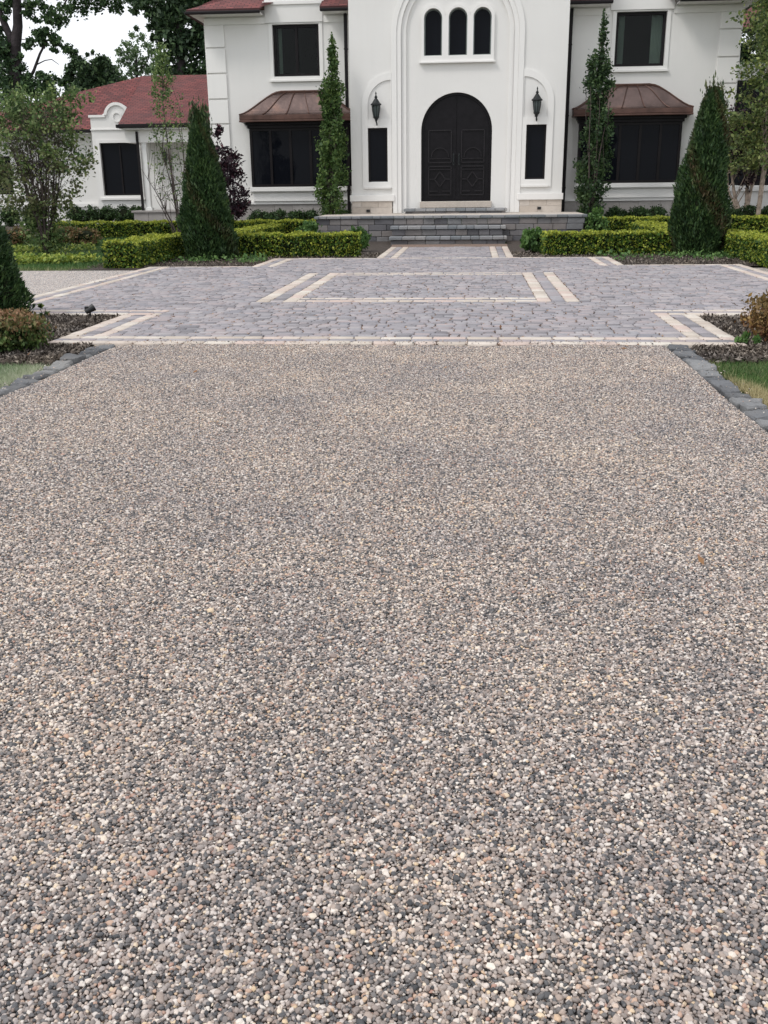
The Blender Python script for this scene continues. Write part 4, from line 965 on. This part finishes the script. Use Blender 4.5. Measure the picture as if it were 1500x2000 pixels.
    # copper roof, flaring at the eaves
    e0, e1 = b0_-0.14, b1_+0.14; K = 9; rows = []
    for k in range(K+1):
        u = k/K; ins = 1.12*u; yy = Yw-0.52+0.515*u**1.02; z = 3.36+0.60*(0.55*u+0.45*math.sin(u*PI/2))
        z = 3.36+0.60*(u**1.35*(1-u)+math.sin(u*PI/2)*u)
        rows.append((e0+ins, e1-ins, yy, z))
    vs = []; fs = []
    for a, b_, yy, z in rows: vs += [(a, Yw-0.004, z), (a, yy, z), (b_, yy, z), (b_, Yw-0.004, z)]
    for k in range(K):
        for j in range(3): i = k*4+j; fs.append((i, i+1, i+5, i+4))
    fs.append((4*K, 4*K+1, 4*K+2, 4*K+3))
    rf = MB().add(vs, fs).build('bay_roof', M['copper'], house)
    sm = MB()
    nse = 5
    for i in range(1, nse):
        ft = i/nse; sm.tube([(r_[0]+(r_[1]-r_[0])*ft, r_[2]-0.006, r_[3]+0.012) for r_ in rows], 0.014, 5)
    for sgn in (0, 1): sm.tube([(r_[sgn], r_[2]-0.004, r_[3]+0.01) for r_ in rows], 0.02, 6)
    for sgn in (0, 1): sm.tube([(r_[sgn], Yw-0.03, r_[3]+0.02) for r_ in rows], 0.035, 6)
    sm.tube([(rows[-1][0], Yw-0.03, rows[-1][3]+0.02), (rows[-1][1], Yw-0.03, rows[-1][3]+0.02)], 0.04, 6)
    sm.build('roof_seams', M['copper_edge'], rf)
    MB().box(e0-0.01, e1+0.01, Yw-0.535, Yw-0.005, 3.175, 3.225).box(e0, e1, Yw-0.525, Yw-0.005, 3.23, 3.355).build('roof_fascia', M['copper_edge'], rf, bevel=0.01)
wing(-7.57, -3.385, (-5.67, -4.36, 4.385, 5.715), (-6.48, -3.43), (-7.57, -7.03), [5.15, 4.49, 3.82, 3.16, 2.5, 1.84, 1.04], -1)
wing(2.415, 7.08, (3.77, 5.11, 4.45, 5.805), (2.84, 5.76), (6.52, 7.08), [5.31, 4.63, 3.97, 3.30, 2.63, 1.96, 1.04], 1)
# roofs
def roof_face(mb_list, pts): mb_list.append(pts)
def roof(name, faces, mat='shingle', parent=house, thick=0.05):
    me = bpy.data.meshes.new(name); vs = []; fs = []; uvs = []
    for pts in faces:
        P_ = [Vector(p) for p in pts]; n0 = len(vs); nrm = (P_[1]-P_[0]).cross(P_[2]-P_[0]).normalized()
        if nrm.z < 0: P_ = P_[::-1]; nrm = -nrm
        u = Vector((0, 0, 1)).cross(nrm); u = Vector((1, 0, 0)) if u.length < 1e-3 else u.normalized(); v_ = nrm.cross(u)
        k = len(P_)
        vs += P_; fs.append(tuple(range(n0, n0+k))); uvs += [(p.dot(u), p.dot(v_)) for p in P_]
        vs += [p-Vector((0, 0, thick)) for p in P_]; fs.append(tuple(range(n0+2*k-1, n0+k-1, -1))); uvs += [(p.dot(u), p.dot(v_)) for p in P_[::-1]]
        for i in range(k):
            j = (i+1) % k; fs.append((n0+j, n0+i, n0+k+i, n0+k+j)); uvs += [(0, 0)]*4
    me.from_pydata([tuple(v_) for v_ in vs], [], fs); me.materials.append(M[mat])
    ul = me.uv_layers.new(name='UVMap')
    for i, uv in enumerate(uvs): ul.data[i].uv = uv
    o = bpy.data.objects.new(name, me); C.objects.link(o); put(o, parent); return o
EY = 29.0; EZ = 6.05; sl_ = 0.42
lx0 = -7.92
roof('wing_roof', [[(lx0, EY, EZ), (-5.86, EY, EZ), (-5.86, 33.5, EZ+4.5*sl_), (lx0+4.5, 33.5, EZ+4.5*sl_)], [(-4.23, EY, EZ), (-3.385, EY, EZ), (-3.385, 33.5, EZ+4.5*sl_), (-4.23, 33.5, EZ+4.5*sl_)],
                   [(-5.86, 29.9, EZ+0.9*sl_), (-4.23, 29.9, EZ+0.9*sl_), (-4.23, 33.5, EZ+4.5*sl_), (-5.86, 33.5, EZ+4.5*sl_)],
                   [(lx0, EY, EZ), (lx0+4.5, 33.5, EZ+4.5*sl_), (lx0, 38.5, EZ)]])
rx1 = 7.42
roof('wing_roof', [[(rx1, EY, EZ), (5.29, EY, EZ), (5.29, 33.5, EZ+4.5*sl_), (rx1-4.5, 33.5, EZ+4.5*sl_)], [(3.59, EY, EZ), (2.415, EY, EZ), (2.415, 33.5, EZ+4.5*sl_), (3.59, 33.5, EZ+4.5*sl_)],
                   [(3.59, 29.9, EZ+0.9*sl_), (5.29, 29.9, EZ+0.9*sl_), (2.93, 33.5, EZ+4.5*sl_), (2.5, 33.5, EZ+4.5*sl_)],
                   [(rx1, EY, EZ), (rx1-4.5, 33.5, EZ+4.5*sl_), (rx1, 38.5, EZ)]])
roof('entrance_roof', [[(WX0-0.5, Yc-0.5, 7.6), (WX1+0.5, Yc-0.5, 7.6), (XC, 31.6, 9.2)], [(WX0-0.5, Yc-0.5, 7.6), (XC, 31.6, 9.2), (WX0-0.5, 35, 7.6)], [(WX1+0.5, Yc-0.5, 7.6), (XC, 31.6, 9.2), (WX1+0.5, 35, 7.6)]])
# gutters, soffits and downspouts
for x0, x1 in ((lx0-0.03, -5.87), (-4.22, -3.39), (2.42, 3.58), (5.30, rx1+0.03)):
    part(MB().box(x0, x1, EY-0.09, EY+0.02, EZ-0.13, EZ-0.055), 'gutter', 'bronze', bevel=0.02)
    part(MB().box(x0+0.03, x1-0.03 if x1 not in (-3.39,) else x1, EY+0.025, Yw-0.004, EZ-0.115, EZ-0.075), 'soffit', 'trim')
for g0, g1 in ((lx0-0.03, lx0+0.06), (rx1-0.06, rx1+0.03)): part(MB().box(g0, g1, EY+0.03, 38, EZ-0.13, EZ-0.055), 'gutter', 'bronze', bevel=0.02)
for g0, g1 in ((lx0+0.07, -7.58), (7.09, rx1-0.07)): part(MB().box(g0, g1, Yw, 38, EZ-0.115, EZ-0.075), 'soffit', 'trim')
for x0, x1, yd in ((-3.62, -3.53, Yw-0.32), (2.51, 2.60, Yw-0.13)):
    mb = MB().box(x0, x1, yd, yd+0.09, 0.55, EZ-0.14)
    for z in (1.3, 3.2, 5.0): mb.box(x0-0.01, x1+0.01, yd-0.006, yd+0.1, z, z+0.04)
    part(mb, 'downspout', 'bronze', bevel=0.01)

# low wing on the left ------------------------------------------------
Yg = 34.0
wl = rect(-12.56, -11.27, 1.22, 2.90); wl2 = rect(-17.6, -15.75, 1.29, 2.53)
Yp = 33.36; q_ = Yp/34.0
X_ = lambda x: x*q_
Z_ = lambda z: 1.4+(z-1.4)*q_
pc = X_(-11.87)
wl = rect(X_(-12.56), X_(-11.27), Z_(1.22), Z_(2.90))
px0, px1, ph = X_(-12.80), X_(-10.98), Z_(3.76)
top = [(px1, ph), (pc+0.52, ph), (pc+0.46, ph+0.05)]+arcpts(pc, Z_(3.72), 0.40, 0.30, PI-0.30, 14)+[(pc-0.46, ph+0.05), (pc-0.52, ph), (px0, ph)]
part(MB().plate(rect(-20, -7.6, 0.1, 3.2), [rect(-12.4, -11.1, 1.2, 2.9), wl2], Yg, Yg+0.3), 'low_wing_wall', 'stucco')
part(MB().plate([(px0, 0.1), (px1, 0.1)]+top, [wl], Yp, Yp+0.25), 'curved_parapet', 'stucco')
part(MB().box(px0, px0+0.2, Yp+0.253, 35.4, 0.1, ph-0.01).box(px1-0.2, px1, Yp+0.253, 35.4, 0.1, ph-0.01), 'parapet_side', 'stucco')
mo = MB().plate([(x, z) for x, z in arcpts(pc, Z_(3.72), 0.43, 0.12, PI-0.12, 16)]+[(x, z) for x, z in arcpts(pc, Z_(3.72), 0.34, PI-0.12, 0.12, 16)], [], Yp-0.05, Yp-0.003)
mo.box(px0-0.04, pc-0.40, Yp-0.05, Yp-0.003, ph-0.06, ph+0.015).box(pc+0.40, px1+0.04, Yp-0.05, Yp-0.003, ph-0.06, ph+0.015).box(px0-0.02, px1+0.02, Yp-0.04, Yp-0.003, Z_(3.30), Z_(3.34))
part(mo, 'parapet_moulding', 'trim')
part(MB().plate(arcpts(pc, Z_(3.70), 0.16, 0, 2*PI, 24)[:-1], [arcpts(pc, Z_(3.70), 0.12, 0, 2*PI, 24)[:-1]], Yp-0.03, Yp-0.003), 'round_medallion', 'trim')
fo = window(wl[0][0]+0.003, wl[1][0]-0.003, wl[0][1]+0.003, wl[2][1]-0.003, Yp+0.08, mull=[X_(-11.91)], fr=0.05)
part(MB().plate(rect(wl[0][0]-0.11, wl[1][0]+0.11, wl[0][1]-0.12, wl[2][1]+0.10), [wl], Yp-0.03, Yp-0.003), 'window_surround', 'trim')
part(MB().box(wl[0][0]-0.15, wl[1][0]+0.15, Yp-0.08, Yp-0.032, wl[0][1]-0.14, wl[0][1]-0.08), 'window_sill', 'trim', fo)
fo = window(-17.597, -15.753, 1.293, 2.527, Yg+0.06, mull=[-16.7], fr=0.05)
part(MB().box(-17.7, -15.2, Yg-0.06, Yg-0.003, 1.18, 1.27), 'window_sill', 'trim', fo)
part(MB().box(-20, -10.9, Yg-0.07, Yg-0.003, 0.86, 0.97), 'water_table', 'trim')
# porch
part(MB().box(-10.75, -7.61, 31.35, 31.6, 2.78, 3.14).box(-10.75, -10.5, 31.603, Yg-0.06, 2.78, 3.14), 'porch_beam', 'trim')
pp = MB().box(-10.26, -10.12, 31.38, 31.55, 0.74, 2.78).box(-10.30, -10.08, 31.35, 31.58, 0.745, 0.86); part(pp, 'porch_post', 'post', bevel=0.01)
part(MB().box(-10.40, -10.33, 31.30, 31.37, 0.7, 3.1), 'downspout', 'bronze')
part(MB().box(-10.58, -7.61, 32.6, 32.8, 0.3, 3.15), 'porch_wall', 'stucco')
mb = MB()
for i, z in enumerate((0.2, 0.46)):
    x = -10.62
    while x < -7.7:
        L_ = random.uniform(0.4, 0.6); mb.box(x, min(x+L_, -7.62)-0.006, 31.15, 32.5, z, z+0.25); x += L_
mb.box(-10.68, -7.62, 31.1, 32.5, 0.715, 0.775)
part(mb, 'porch_base', 'greystone', bevel=0.01)
part(MB().box(-10.8, -7.61, 31.0, 31.1, 3.19, 3.30), 'gutter', 'bronze', bevel=0.015)
part(MB().box(-10.9, -10.803, 31.0, 33.35, 3.19, 3.29), 'gutter', 'bronze', bevel=0.015)
part(MB().box(-20, -12.62, 33.40, 33.49, 3.20, 3.31), 'gutter', 'bronze', bevel=0.015)
part(MB().box(-10.76, -7.61, 31.103, 34, 3.145, 3.185), 'soffit', 'trim')
part(MB().box(-20, -12.62, 33.493, 33.99, 3.205, 3.245), 'soffit', 'trim')
R1 = at(280, 148, 37.6); R2 = at(410, 146, 37.6); R2.x = -7.58
Lh = Vector((-18.5, 33.5, 3.33))
roof('low_wing_roof', [[(-10.84, 31.1, 3.31), (-7.58, 31.1, 3.31), R2, R1], [(-10.84, 31.1, 3.31), R1, (-10.84, 33.5, 3.31)],
                       [Lh, (-10.84, 33.5, 3.31), R1], [Lh, R1, (-18.5, 41, 3.3)]])
# low wing on the right, mostly hidden
part(MB().plate(rect(7.1, 17, 0.1, 4.9), [rect(7.35, 14, 1.32, 4.4)], 33.5, 33.8), 'low_wing_wall', 'stucco')
window(7.355, 13.995, 1.325, 4.395, 33.56, mull=[8.6, 9.9, 11.2, 12.5], fr=0.07)  # opening widened to turn the bright wall dark behind the foliage
part(MB().box(7.1, 17, 33.42, 33.497, 1.15, 1.28), 'window_sill', 'trim')
rr1 = at(1478, 52, 32.8)
roof('low_wing_roof', [[(7.1, 32.8, rr1.z), (10.5, 32.8, rr1.z), (10.5, 37, rr1.z+1.2), (7.1, 37, rr1.z+1.2)]])
part(MB().box(7.1, 10.6, 32.7, 32.8, rr1.z-0.16, rr1.z-0.055), 'gutter', 'bronze')

# lanterns on the walls ----------------------------------------------
def lantern(x, y, z, s, label):
    """z is the bottom tip; body hangs on a scrolled bracket"""
    t = thing('wall_lantern', (x, y, z), label, 'lantern', 'black wall lanterns')
    yc = y-0.17*s
    MB().lathe(x, yc, [(0.001, z+0.86*s), (0.012*s, z+0.84*s), (0.022*s, z+0.80*s), (0.012*s, z+0.765*s), (0.03*s, z+0.74*s), (0.045*s, z+0.70*s), (0.03*s, z+0.675*s)], 14).build('finial', M['iron'], t, True)
    MB().lathe(x, yc, [(0.03*s, z+0.675*s), (0.05*s, z+0.655*s), (0.085*s, z+0.60*s), (0.115*s, z+0.555*s), (0.15*s, z+0.53*s), (0.155*s, z+0.50*s), (0.12*s, z+0.485*s), (0.001, z+0.485*s)], 16).build('cap', M['iron'], t)
    gp = [(0.118*s, z+0.484*s), (0.105*s, z+0.35*s), (0.075*s, z+0.20*s), (0.07*s, z+0.19*s)]
    MB().lathe(x, yc, [(r*0.94, zz) for r, zz in gp], 8).build('glass', M['lampglass'], t)
    mb = MB()
    for i in range(8):
        a = 2*PI*i/8+0.2; mb.tube([(x+math.cos(a)*r, yc+math.sin(a)*r, zz) for r, zz in gp], 0.0085*s, 5)
    mb.lathe(x, yc, [(0.001, z+0.20*s), (0.09*s, z+0.20*s), (0.085*s, z+0.165*s), (0.045*s, z+0.13*s), (0.03*s, z+0.08*s), (0.018*s, z+0.05*s), (0.001, z+0.03*s)], 14)
    mb.build('cage', M['iron'], t)
    br_ = MB().tube([(x, yc, z+0.06*s), (x+0.015, yc+0.02*s, z+0.0*s), (x+0.01, yc+0.09*s, z-0.02*s), (x, y-0.01, z+0.06*s)], [0.02*s, 0.018*s, 0.018*s, 0.02*s], 8)
    br_.tube([(x, yc+0.02*s, z+0.24*s), (x, yc+0.1*s, z+0.3*s), (x, y-0.01, z+0.25*s)], 0.014*s, 8)
    br_.box(x-0.04*s, x+0.04*s, y-0.022, y-0.003, z-0.02*s, z+0.34*s)
    br_.build('bracket', M['iron'], t)
    return t
m, nt, b = new_mat('lamp_glass'); b.inputs['Base Color'].default_value = (0.07, 0.085, 0.085, 1); b.inputs['Roughness'].default_value = 0.15
M['lampglass'] = m
lantern(-2.66, Yc, 3.02, 0.95, 'black cast lantern on the wall left of the arched door')
lantern(1.64, Yc, 3.06, 0.95, 'black cast lantern on the wall right of the arched door')
lantern(at(325, 322, 32.6).x, 32.6, at(325, 322, 32.6).z, 0.62, 'small black lantern on the shaded porch wall at the left')

# ---------------------------------------------------------------- terrace and steps
ter = thing('stone_terrace', (-0.6, 25.7, 0), 'grey block terrace with three steps leading to the front door', 'terrace')
def course(x0, x1, y0, z0, z1, depth=0.25, lens=(0.28, 0.36, 0.44), over=0.0):
    mb = MB(); x = x0-random.uniform(0, 0.1)
    while x < x1-0.02:
        L_ = random.choice(lens)*random.uniform(0.9, 1.1); a, b_ = max(x, x0), min(x+L_, x1)
        if b_-a > 0.05:
            j = random.uniform(-0.014, 0.014)
            mb.box(a+0.004, b_-0.004, y0+j-over, y0+depth, z0+0.003, z1-0.003)
        x += L_
    return mb
def joined(*ms):
    o_ = MB()
    for q in ms: o_.add(q.v, q.f)
    return o_
TX0, TX1 = -4.05, 2.85
joined(*[course(TX0+0.05, TX1-0.05, 25.74, -0.1+0.145*i, -0.1+0.145*(i+1)) for i in range(5)]).build('retaining_wall', M['block'], ter, bevel=0.012)
joined(course(TX0, TX1, 25.70, 0.628, 0.70, 0.35, (0.22, 0.28, 0.34))).build('coping', M['coping'], ter, bevel=0.014)
sd_ = MB().box(TX0+0.06, TX0+0.3, 26.0, Yc+1.0, 0, 0.625).box(TX1-0.3, TX1-0.06, 26.0, Yc+1.0, 0, 0.625); sd_.build('side_wall', M['block'], ter)
MB().box(TX0+0.02, TX1-0.02, 26.054, Yc-0.005, 0.63, 0.692).build('terrace_floor', M['limestone'], ter)
for nm, y0, z1, xa, xb2 in (('step', 24.9, 0.225, -2.07, 0.84), ('step', 25.3, 0.462, -2.07, 0.82)):
    so_ = joined(course(xa, xb2, y0, z1-0.085, z1, 0.41 if y0 < 25 else 0.44, (0.22, 0.28, 0.34))).build(nm, M['coping'], ter, bevel=0.014)
    joined(course(xa+0.04, xb2-0.04, y0+0.05, z1-0.235, z1-0.088, 0.35)).build('riser', M['block'], so_, bevel=0.01)
so_ = joined(course(-1.9, 0.92, 27.8, 0.745, 0.825, 0.58, (0.25, 0.3, 0.36))).build('step', M['coping'], ter, bevel=0.014)
joined(course(-1.86, 0.88, 27.84, 0.69, 0.742, 0.5)).build('riser', M['block'], so_, bevel=0.006)

# small black spotlight in the left bed
t = thing('garden_spotlight', (-4.42, 11.13, -0.03), 'small black spotlight on a stake in the mulch by the left paving corner', 'spotlight')
MB().tube([(-4.42, 11.13, -0.05), (-4.42, 11.13, 0.06)], 0.012).build('stake', M['black'], t)
MB().tube([(-4.46, 11.10, 0.06), (-4.42, 11.13, 0.085), (-4.38, 11.16, 0.11)], [0.028, 0.034, 0.045], 12).build('lamp_head', M['black'], t)
MB().box(-4.47, -4.43, 11.10, 11.14, 0.07, 0.12).build('knuckle', M['black'], t)
